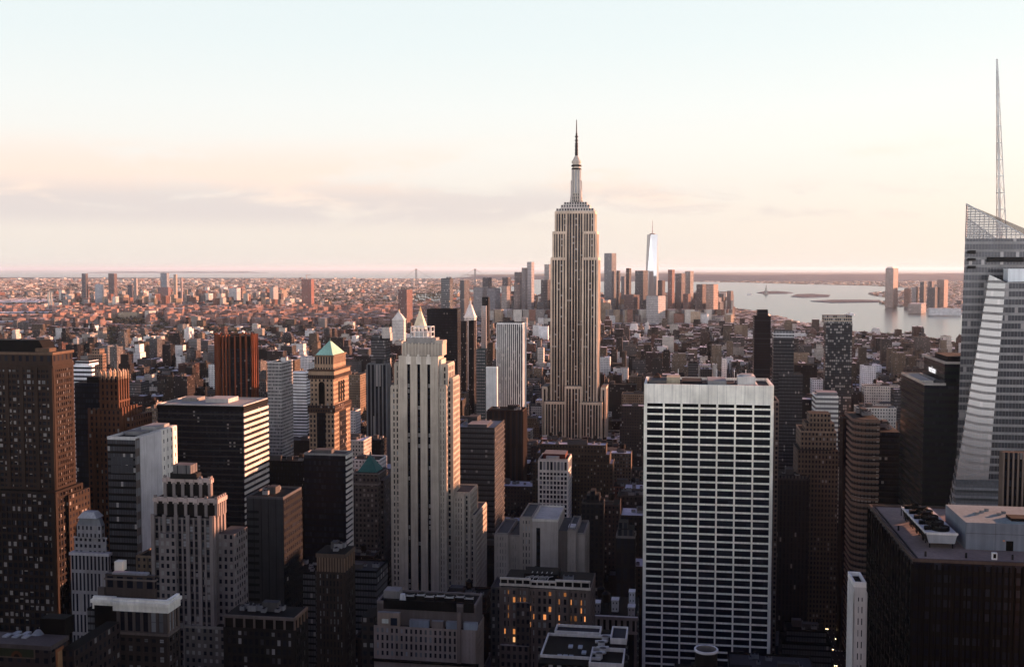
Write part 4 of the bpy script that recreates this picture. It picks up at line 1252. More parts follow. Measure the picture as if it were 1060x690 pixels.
def green_pyramid_small():
    H = Hero('pyramid_roofed_building', 'grey stone tower with a small dark green pyramid roof, left of the pale limestone tower', 367, 391, 489, 770, xs=400.5, ybot=575, short='small green pyramid tower')
    mb = MB(); W, D, Z = H.w, H.dep, H.h; c = (.24, .225, .21); z = lambda p: H.z(p)
    mb.box(0, W, 0, D, 0, Z, c, (2.8, .5, .5, 3.7), (0, .004, .2, 0), roof=ROOFD); mb.box(W, W + 3, 6, D + 12, 0, z(498), c, (2.8, .45, .5, 3.7), (0, .004, .2, 0))
    mb.box(-.5, W + .5, -.5, D, z(502), z(500), (.33, .31, .29)); mb.box(-.5, W + .5, -.5, D, Z - 1, Z, (.33, .31, .29)); H.part(mb, 'tower_shaft')
    x0, x1 = H.xl(370, 3), H.xl(390, 3); b = MB(); b.frustum(x0, x1, 3, D - 4, Z, H.z(471.5, W / 2, D / 2), .1, (.10, .36, .31)); H.part(b, 'pyramid_roof')
    b = MB(); b.cyl((x0 + x1) / 2, (D - 1) / 2, .9, .5, H.z(472, W / 2, D / 2), H.z(467, W / 2, D / 2), (.2, .3, .28), 8); H.part(b, 'finial')


def black_slab2():
    H = Hero('black_glass_slab', 'black glass slab with a narrow brightly striped side below the green pyramid tower', 314.5, 357.5, 470, 690, xs=364.5, ybot=560, short='black slab with striped edge')
    mb = MB(); W, D, Z = H.w, H.dep, H.h
    mb.box(0, W, 0, D, 0, Z, (.010, .010, .013), (1.6, .9, .7, 3.9), (0, .002, .0, 0), roof=ROOFG, rough=.35)
    n = int(Z / 3.7)
    for i in range(n): z = Z - 1.2 - i * 3.7; mb.box(W - .02, W + .7, .4, D, z - 1.1, z + .9, (.66, .63, .56))
    mb.box(W - .5, W + .75, D - .8, D, 0, Z, (.5, .48, .43)); H.part(mb, 'tower_body')
    b = MB(); parapet(b, 0, W, 0, D, Z, .9, .6, (.36, .35, .33)); b.box(W * .2, W * .6, 3, D - 3, Z, Z + 2.6, (.24, .23, .22)); H.part(b, 'parapet')


def grey_slab():
    H = Hero('blank_concrete_slab', 'plain grey concrete slab with few windows, in shadow beside the striped slab', 255, 293, 515, 560, xs=312, ybot=615, short='plain grey concrete slab')
    mb = MB(); W, D, Z = H.w, H.dep, H.h
    mb.box(0, W, 0, D, 0, Z, (.15, .155, .165), roof=ROOFD); mb.box(W - .01, W + .3, 0, D, 0, Z - .5, (.05, .05, .056), (3, .6, .5, 3.8), (0, .002, .02, 0))
    for i in range(1, 5): a = W * i / 5; mb.box(a - .08, a + .08, -.12, .02, 0, Z, (.10, .105, .11))
    for i in range(26): mb.box(.02, W * .33, -.1, .02, Z - 8 - i * 3.9, Z - 6.6 - i * 3.9, (.09, .092, .10))
    H.part(mb, 'tower_body')
    b = MB(); parapet(b, 0, W, 0, D, Z, 1, .6, (.2, .2, .21)); H.part(b, 'parapet'); roof_units(H, 2, W - 2, 3, D - 3, Z, 3, 4)


def brown_office():
    H = Hero('brown_office_block', 'dark brown office block with a rim of orange light down its corner', 328, 356.5, 572, 520, xs=366.5, ybot=665, short='orange-edged brown block')
    mb = MB(); cells = []; W, D, Z = H.w, H.dep, H.h; c = (.17, .13, .11)
    zt = Z - 9; nf = int((zt - 4) / 3.8)
    core_and_grid(H, mb, cells, 0, W, 0, D, zt - nf * 3.8, zt, 7, 6, nf, 1.0, 1.25, c, .4, edge=1.4)
    mb.box(.2, W - .2, .2, D - .2, zt, Z - 2, (.03, .026, .024))
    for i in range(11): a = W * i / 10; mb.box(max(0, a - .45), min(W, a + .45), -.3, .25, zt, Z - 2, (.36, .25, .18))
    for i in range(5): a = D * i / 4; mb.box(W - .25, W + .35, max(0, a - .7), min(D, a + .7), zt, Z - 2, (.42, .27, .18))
    mb.box(-.5, W + .5, -.5, D + .3, Z - 2, Z, (.28, .20, .155), roof=ROOFD); H.part(mb, 'facade')
    roof_units(H, 2, W - 2, 2, D - 2, Z, 5, 9, tank=False); windows(H, cells, .0, 100, 19, sash=True)


def low_block():
    H = Hero('dark_low_block', 'dark low block with a glowing orange corner, below the plain grey slab', 232, 305, 636, 450, xs=318, ybot=690, short='dark block with glowing corner')
    mb = MB(); cells = []; W, D, Z = H.w, H.dep, H.h; c = (.11, .095, .09)
    nf = 12; core_and_grid(H, mb, cells, 0, W, 0, D, Z - 5 - nf * 3.9, Z - 5, 12, 6, nf, 1.0, 1.4, c, .4, edge=1.6)
    mb.box(.3, W - .3, .3, D - .3, Z - 5, Z, (.05, .045, .045), roof=ROOFD)
    for i in range(8): a = W * i / 7; mb.box(max(0, a - .4), min(W, a + .4), -.3, .35, Z - 5, Z - .05, (.30, .24, .21))
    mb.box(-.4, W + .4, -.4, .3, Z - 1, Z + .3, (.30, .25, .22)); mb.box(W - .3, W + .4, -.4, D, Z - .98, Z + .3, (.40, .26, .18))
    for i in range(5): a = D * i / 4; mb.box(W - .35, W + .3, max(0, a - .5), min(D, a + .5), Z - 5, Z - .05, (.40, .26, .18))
    mb.box(0, W, 0, D, 0, Z - 5 - nf * 3.9, c); H.part(mb, 'facade'); roof_units(H, 3, W - 3, 3, D - 3, Z, 7, 21); windows(H, cells, .0, 80, 23)


def white_grid_mid():
    H = Hero('white_grid_tower', 'narrow white tower with a square window grid and red rimmed roof, below the tallest tower', 557.5, 588, 476, 900, xs=591.5, ybot=570, short='narrow white grid tower')
    mb = MB(); cells = []; W, D, Z = H.w, H.dep, H.h; c = (.66, .64, .57)
    zt = H.z(487.5); nf = 22; fh = (zt - 3) / nf
    core_and_grid(H, mb, cells, 0, W, 0, D, 3, zt, 8, 4, nf, 1.0, 1.25, c, .4, edge=1.0)
    core_and_grid(H, mb, cells, 0, W, 0, D, zt + .02, Z, 8, 4, 1, 1.0, 1.0, c, .45, edge=1.0, roof=ROOFD); H.part(mb, 'facade')
    b = MB(); parapet(b, 0, W, 0, D, Z, 1.3, .6, (.55, .50, .44)); H.part(b, 'parapet')
    b = MB(); b.box(3, W - 3, 6, D - 2, Z, Z + 4.5, (.34, .09, .07), roof=(.3, .3, .3)); b.box(6, W - 8, 3, 7, Z, Z + 3, (.45, .45, .44)); H.part(b, 'roof_bulkhead')
    windows(H, cells, .004, 100, 29)


def tan_stepped():
    H = Hero('stepped_tan_block', 'stepped tan brick block with a blank central slab, beneath the white grid tower', 512.5, 605, 553, 600, dep=36, ybot=610, short='stepped tan brick block')
    mb = MB(); cells = []; W, D, Z = H.w, H.dep, H.h; c = (.40, .35, .31); x = H.xl

    def blk(px0, px1, y0, y1, py, nb, faces='FR'):
        x0, x1 = x(px0, y0), x(px1, y0); zt = H.z(py, (x0 + x1) / 2, y0); nf = int((zt - 3) / 3.8)
        core_and_grid(H, mb, cells, x0, x1, y0, y1, zt - nf * 3.8, zt, nb, 6, nf, 1.15, 1.4, c, .35, faces=faces, edge=1.5, roof=ROOFG); mb.box(x0 + .1, x1 - .1, y0 + .1, y1, 0, zt - nf * 3.8, c)
        parapet(mb, x0, x1, y0, y1, zt, 1, .5, (.36, .32, .29))
    blk(512.5, 526, 0, D, 553, 4); blk(526.2, 538.5, 2, D, 555, 4); blk(538.7, 551, 1, D, 536, 3)
    blk(588, 596, 3, D, 549, 2); blk(596.2, 605, 5, D, 553, 3)
    x0, x1 = x(551, 0), x(577.5, 0); zt = H.z(539, (x0 + x1) / 2)
    mb.box(x0, x1, 0, D, 0, zt, (.42, .375, .34), roof=(.46, .45, .42)); xs_ = x(557, -.1); mb.box(xs_ - 1, xs_ + 1.2, -.12, .02, 20, zt - 4, (.045, .042, .045), (2.2, .9, .5, 3.8), (0, .22, .3, 0))
    parapet(mb, x0, x1, 0, D, zt, 1.1, .5, (.5, .47, .42))
    xx = x(588, 6); mb.box(x1, xx, 3, D, 0, H.z(549, x1, 3), (.27, .23, .21), roof=ROOFG); H.part(mb, 'facade')
    b = MB(); b.box(x(588, 8), x(595, 8), 9, 16, H.z(549, x1, 3), H.z(546, x1, 9) + 1, (.55, .55, .53)); H.part(b, 'roof_bulkhead')
    windows(H, cells, .0, 100, 31)


def lit_windows():
    H = Hero('lit_window_block', 'broad brick block with rows of glowing orange windows below a pale cornice', 518, 610.5, 607, 490, dep=30, ybot=690, short='orange-windowed brick block')
    mb = MB(); cells = []; W, D, Z = H.w, H.dep, H.h; c = (.29, .235, .21); x = H.xl
    nf = int((Z - 3) / 3.75)
    core_and_grid(H, mb, cells, 0, W, 0, D, Z - nf * 3.75, Z, 17, 6, nf, 1.05, 1.25, c, .35, edge=1.3)
    for px in (537.5, 548, 575.5, 590): a = x(px); mb.box(a - .4, a + .4, -.9, .02, 0, Z, (.24, .20, .18))
    for i in range(14): a = W * (i + .5) / 14; mb.box(a - .35, a + .35, -.6, .02, Z - nf * 3.75, Z - .1, c)
    H.part(mb, 'facade')
    for px0, px1, pb, pt, y in ((518, 549, 606, 600, 0), (549.2, 575, 607.5, 602.5, 1.2), (575.2, 610.5, 607, 600, 0)):
        b = MB(); x0, x1 = x(px0), x(px1); z0, z1 = H.z(pb, W / 2), H.z(pt, W / 2)
        b.box(x0, x1, y, y + 1.2, z0, z1, (.05, .05, .055)); b.box(x0 - .3, x1 + .3, y - .7, y + .5, z0 - .5, z0 + .5, (.50, .46, .40)); b.box(x0 - .2, x1 + .2, y - .5, y + .5, z1 - .4, z1 + .5, (.50, .46, .40))
        n = 4
        for i in range(n + 1): a = x0 + (x1 - x0) * i / n; b.box(max(x0, a - .3), min(x1, a + .3), y - .4, y + .2, z0 + .5, z1 - .4, (.46, .42, .37))
        H.part(b, 'cornice')
    b = MB(); b.box(x(518, -1), x(548, -1), -2.2, .02, 0, H.z(666, 4), c, (3.0, .5, .55, 3.75), (0, .06, .1, 0), roof=(.4, .38, .35)); b.box(x(534, -1), x(549, -1), -1.3, .02, 0, H.z(622, 6), (.22, .18, .165), (2.6, .5, .55, 3.75), (0, .12, .1, 0), roof=(.4, .38, .35)); H.part(b, 'front_bay')
    b = MB(); xx = x(543, 12); b.box(xx, x(578, 12), 10, 22, Z, Z + 4, (.06, .06, .062), roof=(.05, .05, .055)); H.part(b, 'roof_bulkhead')
    b = MB()
    for i in range(5): p = x(544 + i * 5, 8); b.bar((p, 7, Z), (p + 3, 12, Z + 4.5), .22, (.45, .46, .44)); b.bar((p, 7, Z + 3), (p + 4, 7, Z + 4), .22, (.4, .4, .4))
    H.part(b, 'roof_frame'); roof_units(H, 4, W * .8, 8, D - 3, Z, 8, 33, bulk=False)
    cells.sort(key=lambda q: -q[2])
    rows = [q for q in cells if q[0] == 'F']
    hot = [q for q in rows if q[2] > Z - 30]; cold = [q for q in cells if q not in hot]
    windows(H, hot, .30, 96, 37, sash=False); windows(H, cold, .02, 100, 38)


def front_centre():
    H = Hero('louvred_office_block', 'tan office block with roof louvres and fans at the foot of the limestone tower', 387, 492, 624, 470, xs=500, ybot=690, short='louvre-topped office block')
    mb = MB(); cells = []; W, D, Z = H.w, H.dep, H.h; c = (.43, .35, .31); x = H.xl
    zl = H.z(649, W / 2); fh = (H.z(650.5, W / 2) - H.z(683.5, W / 2)) / 4
    xw = x(476)
    mb.box(0, W, 0, D, 0, zl, GLS, roof=ROOFD)
    z0 = zl - fh * 4
    grid_face(mb, cells, 'F', x(387), xw - .5, z0, zl, 0, 17, 4, 1.2, 1.05, c, .35, 1.3)
    grid_face(mb, cells, 'F', xw, W, z0, zl, 0, 4, 4, 1.3, 1.05, c, .35, 1.3)
    mb.box(0, W, -.3, .02, 0, z0 - .01, c); mb.box(-.8, W + 1.5, -1.4, .02, z0 - 1.6, z0 - .6, (.07, .06, .06))
    mb.box(xw - 1.1, xw + .6, -1.1, .02, 0, Z - 2, (.36, .28, .24))
    grid_face(mb, cells, 'R', 0, D, z0, zl, W, 6, 4, 1.6, 1.5, (.42, .33, .26), .4, 1.4); mb.box(W, W + .35, 0, D, 0, z0, (.42, .33, .26))
    # set back mechanical floors
    mb.box(1, W - .3, 1.5, D, zl, Z, (.28, .235, .215), roof=ROOFD)
    H.part(mb, 'facade')
    for px0, px1 in ((396, 472), (479, 490)):
        b = MB(); a, e = x(px0), x(px1); b.box(a, e, 1.3, 1.52, H.z(632.5, W / 2), H.z(623, W / 2), (.035, .04, .045), (1.2, .1, .9, 9)); H.part(b, 'louvre')
    for px0, px1, cc in ((391, 414, (.44, .34, .27)), (424, 444, (.30, .34, .40)), (447, 459, (.34, .28, .25)), (462, 474, (.30, .34, .40)), (480, 494, (.36, .40, .44))):
        b = MB(); a, e = x(px0), x(px1); zt = zl + (6 if px0 == 391 else 3.2); b.box(a, e, -.6, 1.6, zl + .1, zt, cc, roof=(.36, .36, .36))
        if px0 == 391: b.box(a + 2, a + 5, -.65, -.58, zl + 1.2, zt - 2.8, (.6, .62, .55)); b.box(a + 6, a + 9, -.65, -.58, zl + .4, zt - 2.2, (.1, .13, .2))
        H.part(b, 'terrace_room')
    b = MB(); parapet(b, 1, W - .3, 1.5, D, Z, .9, .6, (.34, .29, .27)); H.part(b, 'parapet')
    for i in range(7):
        b = MB(); cx = x(425 + i * 10.2, 9); cy = 9 + (i % 2) * 1.5
        b.box(cx - 2.1, cx + 2.1, cy - 2, cy + 2.2, Z, Z + 1.7, (.07, .07, .075)); b.cyl(cx, cy, 1.9, 1.8, Z + 1.7, Z + 2.3, (.44, .44, .43), 14, roof=(.03, .03, .03))
        b.bar((cx - 2.1, cy - 2, Z + 1.8), (cx + 2.1, cy - 2, Z + 1.8), .14, (.5, .5, .48)); H.part(b, 'roof_fan')
    b = MB(); b.box(x(397, 8), x(413, 8), 8, D - 4, Z, Z + 3.4, (.33, .31, .29)); b.cyl(x(417, 6), 6, 1.5, 1.2, Z, Z + 3, (.5, .5, .5), 10); H.part(b, 'roof_bulkhead')
    b = MB(); b.box(x(372), -.5, 3, D - 2, 0, H.z(641, 0), (.16, .14, .13), (3, .5, .5, 3.8), (0, .002, .1, 0), roof=ROOFD); H.part(b, 'wing')
    windows(H, cells, .004, 100, 41)


def front_roof():
    H = Hero('flat_roofed_block', 'dark flat roof with pale parapets and vents at the bottom centre', 557, 645, 690, 380, dep=40, ybot=690, short='dark flat roof')
    mb = MB(); W, D, Z = H.w, H.dep, H.z(688, 14)
    mb.box(0, W, 0, D, 0, Z, (.04, .04, .045), (3, .5, .5, 3.8), (0, .002, .1, 0), roof=(.028, .028, .034)); H.part(mb, 'facade')
    pc = (.50, .49, .47)
    b = MB(); parapet(b, 0, W * .72, 6, D - 10, Z, 1, .45, pc); parapet(b, W * .08, W * .66, D - 9, D - 1, Z, 1.6, .45, pc); parapet(b, W * .6, W, 0, 16, Z, 1.4, .45, pc); parapet(b, W * .8, W * 1.0, D - 16, D - 2, Z, 2.2, .45, pc); H.part(b, 'parapet')
    b = MB(); b.box(W * .1, W * .64, D - 8.5, D - 1.5, Z, Z + .7, (.10, .11, .15)); b.box(W * .82, W * .98, D - 15.5, D - 2.5, Z, Z + 1.6, (.12, .13, .16)); H.part(b, 'roof_bulkhead')
    for fx, fy in ((.3, .42), (.42, .42), (.2, .15), (.27, .15), (.34, .15), (.48, .28)):
        b = MB(); b.box(W * fx, W * fx + 1.6, D * fy, D * fy + 2.6, Z, Z + .6, (.35, .40, .46)); H.part(b, 'skylight')
    for k, fy in enumerate((.2, .34, .5, .66)):
        b = MB(); cx = W * .7 + (k % 2) * 1.0; b.cyl(cx, D * fy, 1.3, 1.3, Z, Z + 2.0, (.42, .43, .44), 12, roof=(.2, .2, .2)); b.bar((cx - 2.4, D * fy + 1.5, Z + 1.4), (cx + 2, D * fy + 2.4, Z + 1.4), .55, (.46, .47, .47), n=8); H.part(b, 'vent_pipe')


def right_of_lit():
    H = Hero('terracotta_block', 'dark block with an arcaded pinkish cornice between the lit windows and the white slab', 610.8, 659, 637, 520, dep=34, ybot=690, short='arcaded cornice block')
    mb = MB(); W, D, Z = H.w, H.dep, H.h; c = (.10, .085, .09)
    mb.box(0, W, 0, D, 0, Z, c, (3, .5, .55, 3.7), (0, .002, .1, 0), roof=(.05, .05, .055))
    for px in (648, 658): a = H.xl(px); mb.box(a - .7, a + .7, -.8, .02, 0, Z - 8, (.26, .21, .20))
    H.part(mb, 'facade')
    b = MB(); cc = (.36, .29, .27); b.box(-.8, W + .6, -1.4, .5, Z - 1, Z + .6, cc, roof=(.5, .46, .42)); b.box(-.4, W + .4, -.9, .3, Z - 8, Z - 6.6, cc); b.box(-.3, W + .3, -.35, .02, Z - 6.6, Z - 1, (.03, .026, .028))
    for i in range(9): a = W * i / 8; b.box(max(0, a - .8), min(W, a + .8), -.8, .02, Z - 6.6, Z - 1, cc)
    H.part(b, 'cornice')
    for px0, px1, y, h, cc in ((612, 621, 4, 5, (.40, .36, .35)), (633, 640, 8, 5.5, (.52, .52, .50)), (650, 657, 3, 4, (.42, .38, .37)), (651, 657, 18, 7, (.5, .5, .5))):
        b = MB(); x0, x1 = H.xl(px0, y), H.xl(px1, y); b.box(x0, x1, y, y + 5, Z, Z + h, cc, (1.6, .3, .3, 3), (0, 0, 0, 0)); b.box(x0 - .2, x1 + .2, y - .2, y + 5.2, Z + h, Z + h + .5, (.55, .54, .52)); H.part(b, 'roof_bulkhead')
    water_tank(H.o, H.xl(627, 10), 14, Z); water_tank(H.o, H.xl(622, 20), 22, Z)


for f in (octagon_brick, green_pyramid, green_pyramid_small, black_slab2, grey_slab, brown_office, low_block, white_grid_mid, tan_stepped, lit_windows, front_centre, front_roof, right_of_lit): f()


# simpler towers: one body with storeys and windows, plus roof parts
def simple(name, label, short, x0, x1, ytop, d, xs=None, dep=24, ybot=None, col=GREY, win=(3.0, .5, .55, 3.8), srf=(0, .004, .1, 0), roof=ROOFD, tiers=(), bulk=True, par=True, rough=.85, tank=False, cat='building', seed=0, pc=None, fins=0, rz=-GRID, bands=None, units=0):
    H = Hero(name, label, x0, x1, ytop, d, xs=xs, dep=dep, ybot=ybot, short=short, cat=cat, rz=rz)
    mb = MB(); W, D, Z = H.w, H.dep, H.h
    mb.box(0, W, 0, D, 0, Z, col, win, srf, roof=roof, rough=rough)
    if fins:
        fc = pc or tuple(min(.8, c * 1.3) for c in col)
        for i in range(fins + 1):
            a = W * i / fins; mb.box(a - W / fins * .17, a + W / fins * .17, -.6, .02, 0, Z - .05, fc)
            b_ = D * i / fins; mb.box(W - .02, W + .55, b_ - D / fins * .17, b_ + D / fins * .17, 0, Z - .06, fc); mb.box(-.55, .02, b_ - D / fins * .17, b_ + D / fins * .17, 0, Z - .06, fc)
    if bands:
        bh, hh, bc = bands
        k = int(Z / bh)
        for i in range(k):
            z = Z - bh * i - bh * .6
            if z < 8 or (ybot and z < H.z(ybot) - 40): break
            mb.box(-.5, W + .5, -.5, D, z - hh / 2, z + hh / 2, bc)
    H.part(mb, 'tower_body')
    for (px0, px1, y0, y1, py, c) in tiers:
        b = MB(); zt = H.z(py, W / 2, y0); q0, q1 = H.xl(px0, y0, zt), H.xl(px1, y0, zt)
        b.box(q0, q1, y0, y1 if y1 > y0 else D, 0 if py > ytop else Z, zt, c, win, srf, roof=roof, rough=rough); H.part(b, 'tier')
    if par and W > 4 and D > 4:
        b = MB(); parapet(b, 0, W, 0, D, Z, 1.0, .5, pc or tuple(min(.8, c * 1.25) for c in col)); H.part(b, 'parapet')
    if bulk and W > 10 and D > 10: roof_units(H, 1, W - 1, 1, D - 1, Z, units, seed or int(x0), tank=tank, col=tuple(min(.6, c * 1.1 + .05) for c in col))
    return H


DKG = (.022, .026, .034)
simple('white_banded_tower', 'white tower with rounded plant room and horizontal bands behind the brown stone tower', 'white banded tower', 74, 95, 379, 950, xs=98, ybot=440, col=(.60, .61, .62), win=(40, 1, .45, 3.8), tiers=((78, 92, 4, 20, 373.5, (.62, .63, .64)),), bulk=False)
simple('tan_apartment_tower', 'tan apartment tower with a narrow stepped top behind the spiked brick tower', 'tan stepped apartment tower', 91, 106, 367, 1350, xs=110, ybot=420, col=(.36, .24, .17), tiers=((95, 103, 4, 16, 361, (.40, .27, .19)),), bulk=False)
simple('grey_grid_tower', 'grey concrete tower with fine window grid right of the orange finned tower', 'grey fine-grid tower', 276.5, 291, 375.5, 1150, xs=303, ybot=420, col=(.42, .41, .39), win=(1.5, .62, .6, 3.7))
simple('white_low_building', 'low white flat roofed building behind the grey fine-grid tower', 'low white building', 300, 317, 386, 1400, xs=322, ybot=410, col=(.6, .62, .62), win=(60, 1, .4, 4), roof=(.66, .68, .68), bulk=False)
simple('slanted_glass_tower', 'dark glass tower with slanted top left of the pale limestone tower', 'dark slanted glass tower', 384, 399, 352, 1450, xs=404, ybot=420, col=(.05, .052, .058), win=(1.6, .86, .7, 3.9), srf=(.1, .004, .05, 0), tiers=((385, 393, 2, 14, 347.5, (.05, .052, .058)),), bulk=False)
simple('striped_grey_tower', 'grey tower with vertical dark strips left of the pale limestone tower', 'grey vertical-strip tower', 380, 400, 377, 1180, xs=404, ybot=420, col=(.05, .06, .068), win=(3, .7, .9, 30), fins=5, pc=(.26, .27, .28))
simple('black_slab_tower', 'tall black slab right of the gold pyramid', 'tall black slab', 442, 473.5, 320.5, 1500, xs=477, ybot=420, col=(.016, .015, .017), win=(1.4, .7, .6, 3.8), srf=(0, .0006, .01, 0), bulk=False)
simple('glass_condominium', 'very slim dark glass tower beyond the tall black slab', 'slim dark glass tower', 456.5, 465.5, 288.5, 2250, xs=469, ybot=321, col=(.05, .054, .062), win=(2, .8, .7, 3.8), srf=(.15, .01, .1, 0), dep=18, tiers=((462, 467, 2, 8, 286.5, (.10, .10, .11)),), bulk=False)
simple('dark_slim_tower', 'slim dark tower below the white pointed clock tower', 'slim dark tower', 477, 482.5, 333, 1700, xs=484, ybot=400, col=(.045, .04, .042), win=(1.6, .7, .6, 3.6), bulk=False)
simple('dark_slim_tower', 'slim dark tower with a sunlit edge below the white pointed clock tower', 'slim sunlit-edge tower', 485, 490.5, 332.5, 1600, xs=493, ybot=420, col=(.06, .045, .042), win=(1.6, .5, .6, 3.6), bulk=False)
simple('black_slim_tower', 'narrow black tower beyond the white striped tower', 'narrow black tower', 499, 505.5, 308, 2500, xs=507, ybot=340, col=(.015, .015, .017), srf=(0, .001, .02, 0), bulk=False)
simple('glass_tower', 'narrow grey glass tower in front of the narrow black tower', 'narrow grey glass tower', 498, 503, 317, 2300, xs=504, ybot=345, col=(.25, .27, .28), win=(2, .8, .6, 4), srf=(.4, 0, 0, 0), bulk=False)
simple('white_striped_tower', 'white tower with fine vertical stripes left of the tallest tower', 'white vertical-striped tower', 514.5, 541, 335, 1250, xs=544.5, ybot=420, col=(.13, .125, .125), win=(1.4, .8, .86, 3.9), srf=(0, .002, .1, 0), fins=13, pc=(.74, .73, .69), bulk=False, tiers=((515, 541, 1, 20, 333.5, (.4, .39, .37)),))
simple('pale_blank_slab', 'pale blank windowless slab left of the white striped tower', 'pale blank slab', 503, 514.5, 380.5, 1180, xs=515.3, ybot=420, col=(.62, .63, .60), win=NOWIN, bulk=False)
simple('teal_glass_block', 'teal glass block left of the pale blank slab', 'teal glass block', 493, 502, 362, 1300, xs=504, ybot=430, col=(.09, .16, .17), win=(2, .8, .6, 3.8), srf=(.25, .003, .02, 0), bulk=False)
simple('brown_rimmed_tower', 'dark brown tower under the white striped tower, its roof rim lit orange', 'brown rimmed tower', 504.5, 541, 425, 1060, xs=545, ybot=500, col=(.055, .038, .035), win=(3, .5, .9, 40), srf=(0, 0, 0, 0), fins=6, pc=(.17, .085, .065), units=3)
simple('curved_band_building', 'dark banded glass building right of the limestone tower, with a pale flat roof', 'dark banded glass building', 470, 512, 443, 800, xs=522, ybot=530, col=(.10, .105, .11), win=(1.8, .92, .62, 3.9), srf=(.1, .008, .06, 0), roof=(.36, .36, .35), bands=(3.9, .9, (.20, .195, .19)), tiers=((484, 504, 8, 30, 439, (.20, .20, .19)),), units=4)
simple('gabled_stone_tower', 'dim stone tower with a pointed gable below the tallest tower', 'dim gabled tower', 602, 624.5, 521, 700, xs=626, ybot=590, col=(.12, .11, .115), win=(2.6, .5, .6, 3.7), srf=(0, .004, .03, 0), bulk=False, tiers=((607, 620, 0, 14, 513, (.13, .12, .125)), (611, 616, 0, 10, 508, (.13, .12, .125))), pc=(.2, .18, .17))
simple('arcaded_top_tower', 'dim narrow tower with a columned top between gabled tower and white slab', 'dim column-topped tower', 637.5, 657.5, 556, 610, xs=658.5, ybot=610, col=(.09, .085, .09), win=(3.6, .6, .8, 9), srf=(0, .0, .03, 0), tiers=((639, 656, 3, 16, 548, (.2, .19, .19)), (640, 650, 6, 16, 541, (.2, .19, .19))), pc=(.30, .28, .27), bulk=False)
simple('tan_rib_tower', 'tan tower with fine balconies peeping out beside the white slab', 'tan ribbed tower', 786, 806.5, 416, 700, ybot=690, col=(.30, .24, .20), win=(2.4, .55, .55, 3.2), dep=30)
simple('dark_banded_tower', 'dark stepped tower with fine horizontal lines behind the white slab', 'dark fine-lined tower', 781, 798, 328, 1500, xs=779.5, ybot=395, col=(.035, .032, .035), win=(40, 1, .5, 3.6), srf=(0, .0, .01, 0), tiers=((784, 795, 3, 20, 320.5, (.035, .032, .035)),), bulk=False)
simple('blue_glass_tower', 'dark blue glass tower with a bright white cap', 'white-capped blue glass tower', 801, 822, 349, 1200, xs=799.5, ybot=480, col=(.030, .036, .048), win=(1.6, .85, .7, 3.8), srf=(.06, .006, .03, 0), tiers=((806, 831, -4, 24, 387, (.022, .026, .036)), (801, 822.3, -.3, 20, 342.5, (.62, .63, .62))), bulk=False, par=False)
simple('lattice_glass_tower', 'glass apartment tower with a tan edge strip and speckled bright windows', 'speckled glass tower', 855, 882.5, 334, 1250, xs=853, ybot=420, col=(.11, .12, .115), win=(2.3, .8, .72, 3.3), srf=(.04, .004, .30, 0), tiers=((853.5, 882, 2, 24, 326.5, (.50, .42, .32)), (857, 882.5, -.3, 3, 333, (.55, .56, .52))), bulk=False, par=False)
simple('white_banded_block', 'pale office block with white and teal horizontal bands', 'white and teal banded block', 844.5, 868, 411, 880, xs=840.5, ybot=470, col=(.60, .62, .58), win=(50, 1, .5, 3.9), srf=(.2, .0, .05, 0), roof=(.34, .34, .36), tiers=((846, 867, 5, 22, 406, (.42, .42, .43)),), bulk=False)
simple('stepped_tan_hotel', 'old tan brick building stepping back to a narrow top', 'stepped tan brick building', 829, 866, 447, 770, xs=824, ybot=540, col=(.34, .26, .19), win=(2.4, .5, .55, 3.5), srf=(0, .004, .05, 0), tiers=((838, 860, 4, 20, 428, (.36, .28, .20)), (834, 864, 2, 24, 438, (.35, .27, .195)), (826, 868, -5, 26, 466, (.28, .21, .16))), bulk=False)
simple('red_brown_slab', 'narrow red brown slab left of the curved corner building', 'narrow red brown slab', 873, 887, 434, 720, xs=869.5, ybot=540, col=(.14, .075, .055), win=(3, .4, .9, 60), srf=(0, 0, 0, 0), bulk=False, units=2)
simple('dim_stepped_tower', 'dim grey tower with vertical window strips right of the white slab', 'dim vertical-strip tower', 803, 838, 496, 760, xs=800, ybot=560, col=(.13, .12, .125), win=(2.6, .45, .8, 3.8), srf=(0, .002, .03, 0), tiers=((806, 835, 4, 20, 492, (.2, .19, .19)),), units=3)
simple('ribbed_stone_block', 'brown block with vertical stone ribs at the right edge', 'ribbed stone block', 1039, 1110, 468, 440, xs=1037, ybot=530, col=(.04, .036, .038), win=(2, .7, .7, 3.8), srf=(0, 0, .02, 0), fins=14, pc=(.33, .26, .21), bulk=False)
simple('banded_glass_block', 'grey glass block with bowed horizontal bands at the foot of the faceted skyscraper', 'grey bow-banded glass block', 990, 1040, 500, 520, xs=987, ybot=540, col=(.20, .21, .22), win=(2, .95, .55, 4.0), srf=(.2, .004, .03, 0), bands=(4.0, 1.2, (.34, .35, .36)), bulk=False)


def slim_white():
    H = Hero('slim_white_tower', 'very slim white tower top, left of the black gravel-roofed tower', 885, 896.5, 606, 345, xs=879, ybot=690, short='slim white tower')
    mb = MB(); cells = []; W, D, Z = H.w, H.dep, H.h; c = (.52, .515, .49)
    nf = 16; core_and_grid(H, mb, cells, 0, W, 0, D, Z - 64, Z - 2, 2, 3, nf, .8, 1.7, c, .25, faces='F', edge=1.0); mb.box(0, W, 0, D, 0, Z - 64, c)
    mb.box(-.4, .02, 0, D, 0, Z - .05, c); mb.box(-.1, W + .1, -.3, D, Z - 2, Z, c, roof=(.04, .04, .045)); H.part(mb, 'facade')
    b = MB(); parapet(b, -.4, W, -.3, D, Z, 1.4, .5, (.72, .71, .67)); H.part(b, 'parapet'); windows(H, cells, 0, 30, 51)


